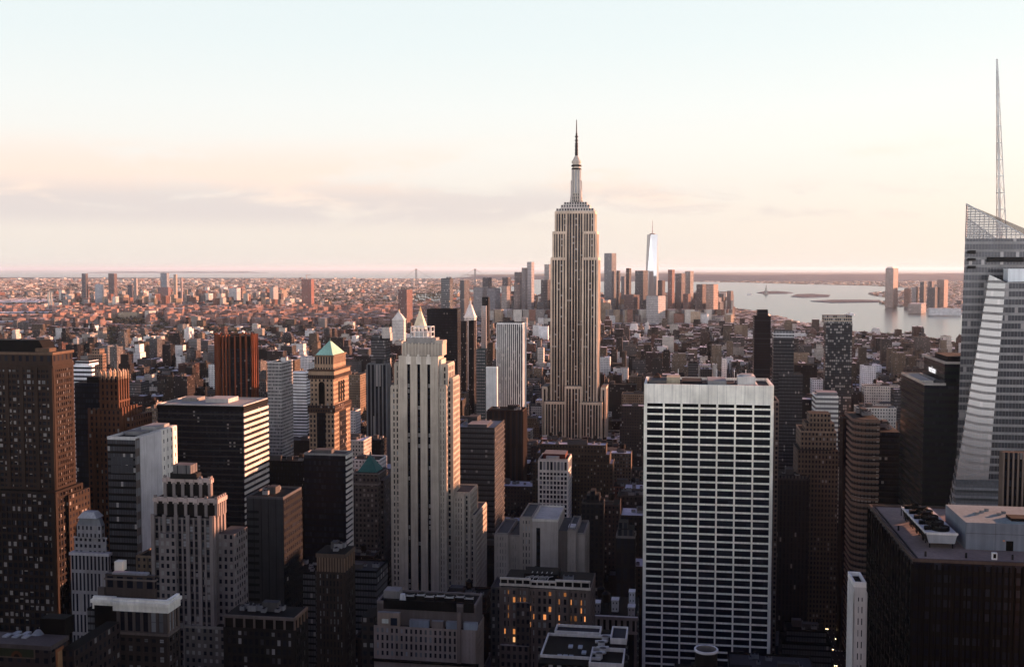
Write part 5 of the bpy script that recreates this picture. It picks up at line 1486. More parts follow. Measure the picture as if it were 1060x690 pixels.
def curved_corner():
    H = Hero('curved_corner_building', 'brown office building with a rounded corner and bright curved bands', 885, 933, 434, 690, dep=40, ybot=560, short='rounded-corner brown building')
    mb = MB(); W, D, Z = H.w, H.dep, H.h; xr = H.xl(911)
    def outline(o):
        r = 9.0; pts = [(-o, D), (-o, r * 1.2)]
        pts = [(-o, D)] + [(r - (r + o) * math.cos(a), r - (r + o) * math.sin(a)) for a in [math.pi / 2 * i / 6 for i in range(7)]] + [(xr, -o), (xr, D)]
        return pts
    mb.prism(list(outline(0)), 0, Z, (.05, .04, .038), (2.2, .8, .8, 3.9), (.1, .004, .05, 0), roof=ROOFD)
    n = int(Z / 3.9)
    for i in range(n): z = Z - 1 - 3.9 * i; mb.prism(list(outline(.7)), z - .9, z + .7, (.36, .27, .21), roof=(.3, .24, .2))
    H.part(mb, 'curved_block')
    b = MB(); b.box(xr + .1, W, 3, D, 0, H.z(448, W), (.045, .042, .046), (2, .9, .6, 3.9), (0, .008, .05, 0), roof=ROOFD)
    for i in range(20): z = H.z(448, W) - 4 - 3.9 * i; b.box(xr + .1, W + .3, 2.4, 3.02, z - .5, z + .5, (.12, .115, .12))
    H.part(b, 'side_block'); roof_units(H, 3, xr - 2, 8, D - 3, Z, 5, 61)
    roof_units(H, xr + 2, W - 2, 8, D - 3, H.z(448, W), 4, 62, tank=False)


def smokestack():
    X, Y, Z = unproject(731, 672, 300)
    o = empty('smokestack', (X, Y, 0)); mb = MB()
    mb.cyl(0, 0, 3.3, 3.2, 0, Z, (.055, .055, .07), 28, cap=False); mb.cyl(0, 0, 2.7, 2.7, Z - 4, Z - 3.9, (.12, .06, .05), 28)
    mb.build('stack', o); b = MB()
    n = 28
    for i in range(n):
        a, c = 2 * math.pi * i / n, 2 * math.pi * (i + 1) / n
        q = lambda r, t, z: (r * math.cos(t), r * math.sin(t), z)
        b.face([q(3.4, a, Z - .3), q(3.4, c, Z - .3), q(3.4, c, Z + .3), q(3.4, a, Z + .3)], (.5, .5, .52)); b.face([q(2.9, c, Z - 4), q(2.9, a, Z - 4), q(2.9, a, Z + .3), q(2.9, c, Z + .3)], (.3, .28, .28))
        b.face([q(3.4, a, Z + .3), q(3.4, c, Z + .3), q(2.9, c, Z + .3), q(2.9, a, Z + .3)], (.55, .55, .56))
    b.build('rim', o)
    tag(o, 'dark round smokestack with a pale rim in front of the broad white slab', 'smokestack')
    u, v = to_grid(X, Y); HEROES.append(dict(o=o, u=(u - 5, u + 5), v=(v - 5, v + 5), x=(719, 743), y=(665, 690), d=300, short='dark smokestack'))


slim_white(); curved_corner(); smokestack()


# spired towers in the middle distance
def gold_pyramid():
    H = Hero('gold_roofed_tower', 'stone tower topped with a shining gold pyramid, behind the limestone tower', 424, 444, 345, 2000, dep=34, ybot=353, short='gold pyramid tower')
    mb = MB(); mb.box(0, H.w, 0, H.dep, 0, H.h, (.5, .46, .4), (3, .5, .5, 3.8), (0, 0, .1, 0), roof=ROOFG); mb.box(4, H.w - 4, 4, H.dep - 4, H.h, H.z(340.5), (.5, .46, .4), (3, .5, .7, 9)); H.part(mb, 'tower_shaft')
    b = MB(); x0, x1 = H.xl(427.5, 8), H.xl(440.5, 8); cx = (x0 + x1) / 2
    b.frustum(x0, x1, H.dep / 2 - 11, H.dep / 2 + 11, H.z(340.5), H.z(322), .14, (.74, .62, .42), .4); b.frustum(cx - 1.8, cx + 1.8, H.dep / 2 - 1.8, H.dep / 2 + 1.8, H.z(322), H.z(316.5), 0, (.75, .5, .2), .35); H.part(b, 'pyramid_roof')


def pointed_tower(name, label, short, x0, x1, ysh, ypyr, yapex, d, col, cap, ybot):
    H = Hero(name, label, x0, x1, ysh, d, dep=22, ybot=ybot, short=short)
    mb = MB(); mb.box(0, H.w, 0, H.dep, 0, H.h, col, (3, .45, .5, 3.9), (0, 0, .1, 0)); mb.box(-.8, H.w + .8, -.8, H.dep + .8, H.h - 3, H.h, col); H.part(mb, 'tower_shaft')
    b = MB(); b.frustum(.5, H.w - .5, .5, H.dep - .5, H.h, H.z(ypyr), .25, cap); c = H.w / 2; b.cyl(c, H.dep / 2, H.w * .11, H.w * .09, H.z(ypyr), H.z((ypyr + yapex) / 2), col, 8); b.cyl(c, H.dep / 2, H.w * .11, .1, H.z((ypyr + yapex) / 2), H.z(yapex), (.7, .45, .2), 8); H.part(b, 'spire')


gold_pyramid()
pointed_tower('clock_tower', 'white marble tower with a steep pointed top right of the tall black slab', 'white pointed clock tower', 480.5, 491, 327, 315, 307.5, 2100, (.62, .57, .52), (.60, .56, .52), 335)
pointed_tower('lantern_tower', 'pale tower with a domed lantern top left of the gold pyramid', 'pale lantern-topped tower', 406, 418, 330, 324, 319.5, 2900, (.60, .57, .52), (.60, .57, .52), 345)

# downtown and the far boroughs: towers one can tell apart
def far(name, label, x0, x1, ytop, d, col, xs=None, ybot=322, win=(6, .5, .6, 8), srf=(.15, 0, .1, 0), tiers=(), dep=40, roof=(.2, .2, .2), short=None):
    if xs and x0 > 400 and d > 4500: x1 = x0 + (xs - x0) * .62      # downtown stands on a turned grid: its west sides show
    return simple(name, label, short, x0, x1, ytop, d, rz=R(-32) if x0 > 400 and xs and d > 4500 else -GRID, xs=xs, dep=dep, ybot=ybot, col=col, win=win, srf=srf, tiers=tiers, bulk=False, par=False, roof=roof)


def trade_tower():
    d = 5900; X0, _, _ = unproject(668.5, 320, d); X1, _, Z = unproject(683.5, 242.5, d)
    w = X1 - X0; cx = (X0 + X1) / 2
    o = empty('glass_skyscraper', (cx, d + w / 2, 0), R(-24))
    mb = MB(); h = w / 2 * .86; t = h * .92
    bs = [(-h, -h), (h, -h), (h, h), (-h, h)]; tp = [(0, -t), (t, 0), (0, t), (-t, 0)]
    for i in range(4):
        j = (i + 1) % 4
        for pts in ([(*bs[i], 55), (*bs[j], 55), (*tp[i], Z)], [(*bs[j], 55), (*tp[j], Z), (*tp[i], Z)]):
            mb.face(pts, (.40, .42, .44), (1000, 2, 2, 1000), (.5, 0, 0, 0), [(3.5, 3.5)] * 3, .15)
    mb.face([(*p, Z) for p in tp], (.3, .3, .3)); mb.box(-h, h, -h, h, 0, 55, (.4, .42, .44)); mb.build('tower_body', o)
    b = MB(); zt = unproject(676, 228, d)[2]; b.cyl(0, 0, 17, 15, Z, Z + 6, (.42, .28, .24), 16); b.cyl(0, 0, 3.0, 1.0, Z + 6, zt, (.55, .42, .38), 8); b.build('spire', o)
    tag(o, 'tapering glass skyscraper with a thin mast, tallest of the distant downtown towers', 'skyscraper')
    u, v = to_grid(X0, d); HEROES.append(dict(o=o, u=(u - 10, u + w + 10), v=(v - 10, v + 90), x=(669, 683), y=(235, 320), d=d, short='tapering glass skyscraper'))


trade_tower()
ST, RED, PNK, DKB = (.36, .32, .30), (.36, .16, .11), (.44, .30, .24), (.07, .075, .095)
for a in (
    ('glass_tower', 'flat-topped grey glass tower right of the tallest tower, in the downtown cluster', 625.5, 636, 262, 6000, (.26, .28, .30), 638),
    ('glass_tower', 'low dark tower attached beside the flat-topped grey glass tower', 638.2, 641, 280, 6000, (.11, .115, .14), 642),
    ('slim_tower', 'slim brown tower left of the dark blue downtown block', 648, 652, 277.5, 6100, (.20, .16, .16), 653.5),
    ('glass_tower', 'pale blue grey tower low between two downtown towers', 643, 647.5, 286, 6200, (.28, .31, .35), 648.5),
    ('glass_block', 'broad dark blue glass block left of the tapering glass skyscraper', 657.5, 669.5, 280, 5800, (.12, .125, .16), 671),
    ('brick_tower', 'brown tower close to the right of the tapering glass skyscraper', 681, 687, 290, 5700, (.22, .14, .13), 688.5),
    ('tower_under_construction', 'thin red tower with a crane mast downtown', 691.5, 697, 279, 5600, (.42, .17, .12), 698.5),
    ('stone_tower', 'brown downtown tower with a green domed top', 699, 708.5, 283, 5800, (.27, .20, .19), 709.5),
    ('stone_tower', 'grey tan flat-topped downtown tower near the harbour', 709, 716.5, 280.5, 5900, (.38, .34, .31), 718),
    ('brick_block', 'red brown block below the grey tan downtown tower', 707, 713.5, 304, 5200, (.36, .15, .11), 715.5),
    ('brick_block', 'dark brown block with a slanted top near the harbour', 721, 729, 294, 5300, (.25, .17, .16), 731),
    ('stone_block', 'wide pink stone block at the harbour edge of downtown', 731, 742.5, 294, 5200, (.50, .34, .26), 743.5),
    ('round_tower', 'small brown tower at the very tip of downtown', 752.5, 757.5, 301, 5600, (.28, .22, .21), 759),
    ('stone_block', 'low grey block between the pink block and the tip tower', 744.5, 748, 304, 5600, (.25, .22, .22), 749.5),
    ('brick_block', 'dark red brick mass left of the broad dark blue block', 646, 660, 305, 5000, (.26, .12, .11), 662),
    ('stone_block', 'pale sloping block in front of the tapering glass skyscraper', 669, 686, 306, 4900, (.45, .43, .41), 689),
    ('rippled_tower', 'slender rippled silver tower left of the tallest tower', 545.5, 550.5, 271, 5600, (.46, .42, .40), 553),
    ('stone_tower', 'stepped grey tower with a pointed top beside the rippled silver tower', 540, 545, 277, 5500, (.32, .28, .27), 546),
    ('stone_tower', 'brown tower behind the rippled silver tower', 532.5, 540, 281.5, 5900, (.26, .22, .22), 541.5),
    ('glass_tower', 'pale glass tower peeking out at the left edge of the tallest tower', 563.5, 570, 273.5, 6000, (.40, .38, .36), 571.5),
    ('dark_block', 'dark downtown block low against the left edge of the tallest tower', 560, 569.5, 289.5, 5300, (.13, .12, .14), 571),
    ('dark_block', 'dark blunt tower right of the wide grey blocks by the bay', 520, 527, 287, 5600, (.15, .14, .17), 529),
    ('stone_tower', 'pale stepped tower with a pyramid tip below the dark blunt tower', 519, 526, 296, 5300, (.42, .36, .32), 528),
    ('stone_tower', 'brown pointed tower left of the rippled silver tower', 532, 536.5, 293, 5200, (.34, .26, .23), 538),
    ('glass_tower', 'blue dark tower with a flat top over wide grey blocks by the bay', 499.5, 507, 287, 5800, (.12, .13, .18), 509),
    ('stone_block', 'wide grey block by the bay below the blue dark tower', 490, 503, 297, 5600, (.36, .35, .35), 505),
    ('stone_block', 'low grey blue block right of the wide grey block by the bay', 504, 516, 298, 5500, (.30, .30, .33), 518),
    ('slim_tower', 'pale slim tower with a dark half right of the slim dark glass tower', 476, 480.5, 290, 4200, (.13, .14, .17), 486),
    ('brick_slab', 'wide red brown slab standing alone before the bay', 412, 421, 299.5, 4300, (.36, .15, .12), 427),
):
    n, l, x0, x1, yt, d, c, xs = a
    far(n, l, x0, x1, yt, d, c, xs)
for a in (
    ('tower_under_construction', 'red topped tower under construction standing alone beyond the river', 312, 322, 289, 7000, (.48, .16, .11), 325, 316),
    ('brick_tower', 'tall red brown tower in the hazy cluster beyond the orange finned tower', 112, 118, 283, 8000, (.26, .15, .15), 121, 304),
    ('glass_tower', 'dark tower with a bright edge, leftmost of the hazy distant cluster', 84.5, 88.5, 283, 8000, (.16, .14, .18), 91, 305),
    ('glass_tower', 'pale blue tower with a dark cap in the hazy distant cluster', 166, 172.5, 282.5, 8000, (.30, .34, .38), 175, 297),
    ('slim_tower', 'slim cream tower right of the dark-capped pale blue tower', 179.5, 182, 284, 8000, (.48, .38, .30), 183.5, 300),
    ('slim_tower', 'thin pale tower with pink top beyond the river, near the cream one', 186.5, 188, 287, 8000, (.42, .34, .32), 189, 300),
    ('stone_tower', 'pale grey stepped tower in the hazy distant cluster', 98, 105.5, 294, 7800, (.42, .43, .45), 107.5, 308),
    ('brick_block', 'wide pinkish red block under the dark-capped pale blue tower', 163, 174, 297, 7600, (.38, .20, .19), 177, 306),
    ('glass_tower', 'dark violet tower left of the wide pinkish red block', 132, 136.5, 295, 7700, (.15, .13, .19), 138, 309),
    ('stone_tower', 'pale tower behind the dark violet distant tower', 138.5, 141, 288, 8200, (.42, .38, .36), 142.5, 304),
    ('stone_block', 'grey white block right of the hazy distant cluster', 237, 245, 298, 7500, (.46, .45, .45), 249, 312),
    ('stone_tower', 'pair of pale slabs beyond the river left of the lone red topped tower', 279, 283, 297, 7500, (.42, .39, .37), 288, 311),
    ('apartment_tower', 'cream apartment tower by the far river bank, left of a wide cream slab', 108.5, 115, 324, 5600, (.50, .40, .28), 119, 337),
    ('apartment_block', 'wide cream ribbed apartment block by the far river bank', 122, 142, 323, 5600, (.52, .42, .29), 147.5, 338),
    ('apartment_tower', 'orange brick apartment tower right of the wide cream block', 159, 164, 323, 5600, (.44, .22, .15), 168, 339),
    ('apartment_tower', 'dark red tower with a white side standing before the cream block', 111.5, 116, 336, 4600, (.30, .09, .08), 120, 356),
    ('power_station_stack', 'pale pair of industrial stacks near the white waterfront sheds', 49, 50.6, 302, 6600, (.60, .56, .46), 51.2, 314),
    ('power_station_stack', 'second pale stack beside the industrial pair', 52, 53.5, 302.5, 6600, (.60, .56, .46), 54, 314),
    ('harbour_tower', 'very tall tower standing alone across the harbour', 916.8, 926, 277.5, 7200, (.44, .34, .29), 930, 315),
    ('harbour_tower', 'pink tower right of the tall lone harbour tower', 936, 941, 298.5, 7300, (.46, .28, .22), 943, 308),
    ('harbour_block', 'dark blue glass tower of the far harbour group', 952.5, 957, 291.5, 7200, (.12, .15, .20), 959, 311),
    ('harbour_block', 'second dark glass tower behind the dark blue harbour tower', 961, 965, 291, 7400, (.16, .17, .22), 967, 311),
    ('harbour_block', 'broad tan tower with a clipped top in the far harbour group', 970, 978, 289.5, 7000, (.44, .28, .22), 982, 312),
    ('harbour_block', 'wide dark glass block low in the far harbour group', 960, 971, 297.5, 6900, (.10, .12, .17), 973, 315),
    ('harbour_block', 'pale low block between the pink tower and dark blue tower', 944, 949.5, 297, 7200, (.42, .40, .39), 951, 310),
    ('harbour_shed', 'long white ribbed shed on the far harbour quay', 962, 995, 319, 6000, (.55, .56, .56), None, 322),
    ('harbour_shed', 'tan stepped quay building left of the white ribbed shed', 940, 960, 314, 6300, (.42, .36, .32), 962, 320),
):
    n, l, x0, x1, yt, d, c, xs, yb = a
    H = far(n, l, x0, x1, yt, d, c, xs, yb, roof=(.62, .63, .65) if 'shed' in n or n == 'warehouse' else (.2, .2, .2))
    if 'lone' in l and 'across' in l:
        b = MB(); b.box(H.w * .14, H.w * .86, 4, H.dep - 4, H.h, H.h + 9, (.6, .58, .55)); H.part(b, 'crown')
    if n == 'tower_under_construction':
        b = MB(); b.bar((H.w / 2, 10, H.h), (H.w / 2, 10, H.h + 30), 1.6, (.5, .3, .2)); b.bar((H.w / 2 - 10, 10, H.h + 24), (H.w / 2 + 26, 10, H.h + 30), 1.2, (.5, .3, .2)); H.part(b, 'crane_mast')


for lab, x0, x1, yt, d, dep in (('long pale waterfront shed with a broad flat roof at the far left edge', -30, 50, 323.5, 6060, 1050), ('smaller pale shed behind the long waterfront shed', -30, 40, 312.5, 8050, 800), ('white shed roof in front of the long waterfront shed', -20, 12, 333, 5000, 420)):
    H = Hero('warehouse', lab, x0, x1, yt, d, dep=dep, maxdep=2000, ybot=yt + 3, cat='building', rz=R(4))
    b = MB(); b.box(0, H.w, 0, H.dep, 0, H.h, (.34, .34, .36), (6, .4, .5, 6)); H.part(b, 'wall')
    b = MB(); n = 5
    for i in range(n): b.box(H.w * i / n + 3, H.w * (i + 1) / n - 3, 4, H.dep - 4, H.h, H.h + 1.5, (.74, .76, .80))
    H.part(b, 'roof')


def statue():
    X, Y, Z = unproject(793, 292.5, 10800)
    o = empty('statue', (X, Y, 0)); c = (.22, .30, .27)
    b = MB(); b.frustum(-24, 24, -24, 24, 0, 14, .9, (.4, .37, .33)); b.frustum(-13, 13, -13, 13, 14, 48, .7, (.42, .39, .35)); b.build('pedestal', o)
    b = MB(); b.cyl(0, 0, 7, 4.2, 48, 78, c, 12); b.cyl(0, 0, 4.2, 2.6, 78, 84, c, 12); b.cyl(0, 0, 2.2, 2.4, 84, 90, c, 10); b.bar((3, 0, 80), (6.5, 0, 97), 1.5, c); b.cyl(6.5, 0, 1.2, 2.4, 97, 101, (.6, .45, .2), 8); b.build('figure', o)
    tag(o, 'tiny green statue on a stone pedestal on the harbour island', 'statue')


def bridge():
    X0, Y0, _ = unproject(431, 280, 17500); X1, Y1, _ = unproject(492, 280, 16000)
    o = empty('suspension_bridge', (X0, Y0, 0), math.atan2(Y1 - Y0, X1 - X0)); L = math.hypot(X1 - X0, Y1 - Y0); c = (.30, .32, .34)
    Zt = 260 - 2; 
    for x in (0, L):
        b = MB(); b.box(x - 10, x - 1, -14, -6, 0, Zt, c); b.box(x - 10, x - 1, 6, 14, 0, Zt, c); b.box(x - 10, x - 1, -6, 6, Zt - 22, Zt - 4, c); b.box(x - 10, x - 1, -6, 6, 95, 110, c); b.build('tower', o)
    b = MB(); b.box(-500, L + 500, -14, 14, 66, 72, c); b.build('deck', o)
    b = MB(); n = 24
    for s in (-12, 12):
        pr = None
        for i in range(n + 1):
            f = i / n; z = 80 + (Zt - 80) * (2 * f - 1) ** 2; p = (L * f - 5, s, z)
            if pr: b.bar(pr, p, 1.2, c)
            pr = p
        b.bar((-5, s, Zt), (-500, s, 72), 1.2, c); b.bar((L - 5, s, Zt), (L + 500, s, 72), 1.2, c)
    b.build('cable', o)
    tag(o, 'faint suspension bridge with two tall towers on the hazy horizon', 'bridge')


def ferry(px, py, label):
    X, Y = ground_at(px, py, -2); o = empty('ferry', (X, Y, -2), R(20)); b = MB()
    b.prism([(-30, -6), (22, -6), (34, 0), (22, 6), (-30, 6)], 0, 4, (.6, .6, .6)); b.build('hull', o)
    b = MB(); b.box(-26, 16, -5, 5, 4, 9, (.8, .8, .8), (2, .6, .5, 3)); b.box(0, 12, -3.5, 3.5, 9, 12, (.8, .8, .8)); b.build('cabin', o)
    b = MB(); b.cyl(-12, 0, 1.4, 1.2, 9, 14, (.5, .2, .1), 8); b.build('funnel', o)
    tag(o, label, 'boat')


statue(); bridge()
ferry(776, 305, 'small white ferry on the bay left of the island with the statue'); ferry(880, 326, 'small white ferry on the river below the tall lone harbour tower')


# ------------------------------------------------------------------ the city between and beyond the landmarks
rng = np.random.default_rng(20)
RND = random.Random(20)


def in_poly(X, Y, poly):
    X, Y = np.asarray(X, float), np.asarray(Y, float)
    r = np.zeros(X.shape, bool); n = len(poly)
    for i in range(n):
        x0, y0 = poly[i]; x1, y1 = poly[(i + 1) % n]
        if y0 == y1: continue
        c = (y0 > Y) != (y1 > Y)
        r ^= c & (X < (x1 - x0) * (Y - y0) / (y1 - y0) + x0)
    return r


#            colour word, wall, bay, fu, fv, floor, mirror, blind, weight
PAL = [
    ('red brick', (.28, .135, .10), 2.8, .38, .5, 3.4, 0, .12, 15),
    ('brown brick', (.17, .125, .115), 2.8, .40, .5, 3.4, 0, .10, 15),
    ('tan brick', (.38, .285, .20), 2.8, .40, .5, 3.4, 0, .14, 18),
    ('grey stone', (.27, .25, .235), 3.0, .45, .55, 3.7, 0, .14, 14),
    ('pale stone', (.52, .48, .42), 3.0, .42, .5, 3.7, 0, .14, 13),
    ('white', (.72, .71, .68), 3.2, .45, .45, 3.6, 0, .14, 8),
    ('dark glass', (.045, .05, .056), 1.6, .88, .7, 3.8, .12, .06, 6),
    ('grey glass', (.13, .15, .17), 1.8, .9, .62, 3.8, .3, .04, 3),
    ('dark brown', (.055, .048, .052), 2.4, .5, .6, 3.7, 0, .06, 6),
]
PW_ = np.array([p[-1] for p in PAL], float); PW_ /= PW_.sum()
ROOFS = [('dark roof', (.045, .044, .05), .34), ('grey roof', (.16, .16, .17), .30), ('pale roof', (.48, .49, .53), .26), ('silver roof', (.72, .74, .79), .16), ('brown roof', (.15, .10, .08), .05)]
RW_ = np.array([r[2] for r in ROOFS]); RW_ /= RW_.sum()

AVES = [-3300, -3070, -2830, -2600, -2370, -2130, -1900, -1660, -1430, -1220, -1010, -830, -670, -530, -390, -245, 112, 400, 650, 890, 1130, 1370, 1610, 1850, 2090, 2330, 2570]
ST_W, AV_W, ST_STEP = 17.0, 23.0, 80.0
HB = [(h['u'], h['v'], h['x'], h['y'], h['d']) for h in HEROES]
hx0 = np.array([h['x'][0] for h in HEROES]); hx1 = np.array([h['x'][1] for h in HEROES]); hyb = np.array([h['y'][1] for h in HEROES]); hd = np.array([h['d'] for h in HEROES])
hu0 = np.array([h['u'][0] for h in HEROES]); hu1 = np.array([h['u'][1] for h in HEROES]); hv0 = np.array([h['v'][0] for h in HEROES]); hv1 = np.array([h['v'][1] for h in HEROES])

BLD = []       # dicts: u0 u1 v0 v1 boxes palette roof
pave = MB()


def lot_height(u, v, X, Y, px, inview):
    r = RND.random()
    if Y < 250:
        if not inview: return RND.uniform(80, 215) if r < .7 else RND.uniform(40, 70)
        return RND.uniform(40, 110)
    if not inview:
        if px > 1060 and Y < 1500 and u < 1150:
            return RND.uniform(60, 190) if r < .5 else RND.uniform(25, 60)
        return RND.uniform(18, 60)
    if Y < 560: return RND.uniform(40, 120)
    if Y < 1000: return RND.uniform(35, 105) if r < .75 else RND.uniform(18, 40)
    if Y < 1700: return RND.uniform(22, 75) if r < .85 else RND.uniform(75, 120)
    if Y < 2600: return RND.uniform(15, 48) if r < .88 else RND.uniform(48, 95)
    if Y < 3600: return RND.uniform(12, 32) if r < .93 else RND.uniform(35, 75)
    return RND.uniform(10, 24) if r < .94 else RND.uniform(28, 62)


def make_lots():
    for ai in range(len(AVES) - 1):
        ua, ub = AVES[ai] + AV_W / 2, AVES[ai + 1] - AV_W / 2
        for k in range(-10, 58):
            va = k * ST_STEP + ST_W / 2 + 20; vb = va + ST_STEP - ST_W
            cu, cv = (ua + ub) / 2, (va + vb) / 2
            X, Y = from_grid(cu, cv)
            if Y < -800 or Y > 4700: continue
            if Y > 300 and abs(X / Y) > .62 + 500 / Y: continue
            if Y < 300 and abs(X) > 700: continue
            if not in_poly([X + 90], [Y], CITY_LAND)[0] or not in_poly([X], [Y], CITY_LAND)[0]: continue
            if -100 < Y < 2600: pave.box(ua, ub, va, vb, 0.004, .15, (.10, .098, .095))
            far_ = Y > 2400
            for row in range(2):
                r0 = va + 3 + row * (vb - va - 6) / 2; r1 = r0 + (vb - va - 6) / 2
                u = ua + 3
                while u < ub - 9:
                    w = RND.uniform(14, 34) if Y > 1500 else RND.uniform(20, 48)
                    if RND.random() < .12: w *= 1.6
                    w = min(w, ub - 3 - u)
                    if ub - 3 - (u + w) < 9: w = ub - 3 - u
                    yield u, u + w - RND.choice((0.05, .05, 2.5)), r0 + RND.uniform(0, 4) * (row == 1), r1 - RND.uniform(0, 6) * (row == 0) - .1
                    u += w


PARKS = [(*G(px, py), r) for px, py, r in ((60, 318, 200), (150, 333, 190), (205, 340, 150), (255, 346, 140), (330, 328, 180), (395, 340, 90), (20, 337, 160), (110, 314, 260), (380, 318, 200), (285, 335, 120), (470, 330, 100), (640, 335, 90), (700, 352, 70), (900, 352, 70), (30, 350, 110), (230, 320, 200), (180, 352, 90))]


def in_park(X, Y):
    m = np.zeros(np.shape(X), bool)
    for x, y, r in PARKS: m |= ((X - x) / 1.7) ** 2 + (Y - y) ** 2 < (r * .93) ** 2
    return m


for (u0, u1, v0, v1) in make_lots():
    if u0 < 75 and u1 > -75 and v0 < 70 and v1 > -60: continue
    if np.any((hu0 < u1) & (hu1 > u0) & (hv0 < v1) & (hv1 > v0)): continue
    cu, cv = (u0 + u1) / 2, (v0 + v1) / 2
    X, Y = from_grid(cu, cv)
    if in_park(X, Y): continue
    cor = [from_grid(a, b) for a in (u0, u1) for b in (v0, v1)]
    inview = False; px0 = px1 = -1
    if min(c[1] for c in cor) > 60:
        ps = [project(*c, 40)[0] for c in cor]; px0, px1 = min(ps), max(ps)
        inview = px1 > -40 and px0 < 1100
    elif Y > -60 and abs(X) > 120: pass
    h = lot_height(cu, cv, X, Y, px0, inview)
    if inview:
        yn = min(c[1] for c in cor)
        m = (hd > yn) & (hx0 < px1 - 1) & (hx1 > px0 + 1)
        if m.any():
            hm = height_at(yn, float(hyb[m].max()) + 1)
            if h > hm: h = hm * RND.uniform(.86, 1.0)
        if yn < 540: h = min(h, height_at(yn, 640 if 800 < px0 < 880 else 668) * RND.uniform(.75, 1))
        if 790 < px0 < 890 and yn < 720: h = min(h, RND.uniform(18, 40))
        if h < 5: continue
    p = RND.choices(range(len(PAL)), PW_)[0]
    if h < 22 and PAL[p][0] in ('dark glass', 'grey glass'): p = RND.choice((0, 1, 2, 4))
    if Y < 900 and RND.random() < .75: p = RND.choice((1, 8, 8, 3, 1, 6))
    r = RND.choices(range(5), RW_)[0]
    if Y < 900: r = RND.choices(range(5), (.66, .28, .05 * (Y > 650), .02 * (Y > 650), .02))[0]
    bx = [(u0, u1, v0, v1, 0.0, h)]
    if h > 34 and RND.random() < .5 and u1 - u0 > 14:
        k = RND.uniform(.55, .85); i = RND.uniform(1.5, 4)
        bx = [(u0, u1, v0, v1, 0.0, h * k), (u0 + i, u1 - i, v0 + i * .8, v1 - i, h * k, h)]
        if RND.random() < .35 and u1 - u0 > 22:
            bx = [(u0, u1, v0, v1, 0.0, h * k), (u0 + i, u1 - i, v0 + i * .8, v1 - i, h * k, h * (k + 1) / 2), (u0 + 2.2 * i, u1 - 2.2 * i, v0 + 1.8 * i, v1 - 2 * i, h * (k + 1) / 2, h)]
    t = bx[-1]; ex = []
    tw, td = t[1] - t[0], t[3] - t[2]
    if Y < 4200 and tw > 7 and td > 7:
        for _ in range(1 if Y > 2000 else RND.choice((1, 2, 2, 3))):
            a, b = t[0] + tw * RND.uniform(.08, .6), t[2] + td * RND.uniform(.1, .6)
            ex.append((a, a + tw * RND.uniform(.12, .32), b, b + td * RND.uniform(.12, .32), h, h + RND.uniform(2, 5)))
    tank = None
    if Y < 2300 and inview and 18 < h < 110 and RND.random() < .3 and tw > 9:
        tank = (t[0] + tw * RND.uniform(.2, .8), t[2] + td * RND.uniform(.2, .8), h)
    BLD.append(dict(boxes=bx, ex=ex, tank=tank, p=p, r=r, inview=inview, X=X, Y=Y, h=h, px=(px0, px1), u=(u0, u1), v=(v0, v1), jit=RND.uniform(.75, 1.2) if p in (4, 5) else RND.uniform(.45, 1.1)))

# which of them show largest: paint all buildings back to front into a small id buffer
ID = np.full((345, 530), -1, np.int32)
order = []
for i, b in enumerate(BLD):
    if not b['inview']: continue
    yn = min(from_grid(u, v)[1] for u in b['u'] for v in b['v'])
    yt = project(b['X'], b['Y'], b['h'])[1]; yb = project(b['X'] * yn / b['Y'], yn, 0)[1]
    b['scr'] = (b['px'][0], b['px'][1], yt, yb); order.append((b['Y'], i, b['px'][0], b['px'][1], yt, yb))
for k, h in enumerate(HEROES):
    order.append((h['d'] + 5, -2 - k, h['x'][0], h['x'][1], h['y'][0], 700))
for _, i, x0, x1, y0, y1 in sorted(order, key=lambda q: -q[0]):
    a, b_, c, d_ = int(max(0, x0 / 2)), int(min(530, x1 / 2 + 1)), int(max(0, y0 / 2)), int(min(345, y1 / 2 + 1))
    if b_ > a and d_ > c: ID[c:d_, a:b_] = i
cnt = np.bincount(ID[ID >= 0].ravel(), minlength=len(BLD))
N_OWN = 205
own = [int(i) for i in np.argsort(-cnt)[:N_OWN] if cnt[i] > 4]
for b in BLD: b['own'] = False
for i in own: BLD[i]['own'] = True


def wall_of(b):
    p = PAL[b['p']]
    col = tuple(min(.8, c * b['jit']) for c in p[1])
    lit = .006 if b['Y'] < 1300 else .003
    return col, (p[2], p[3], p[4], p[5]), (p[6], lit, p[7], 0), ROOFS[b['r']][1]


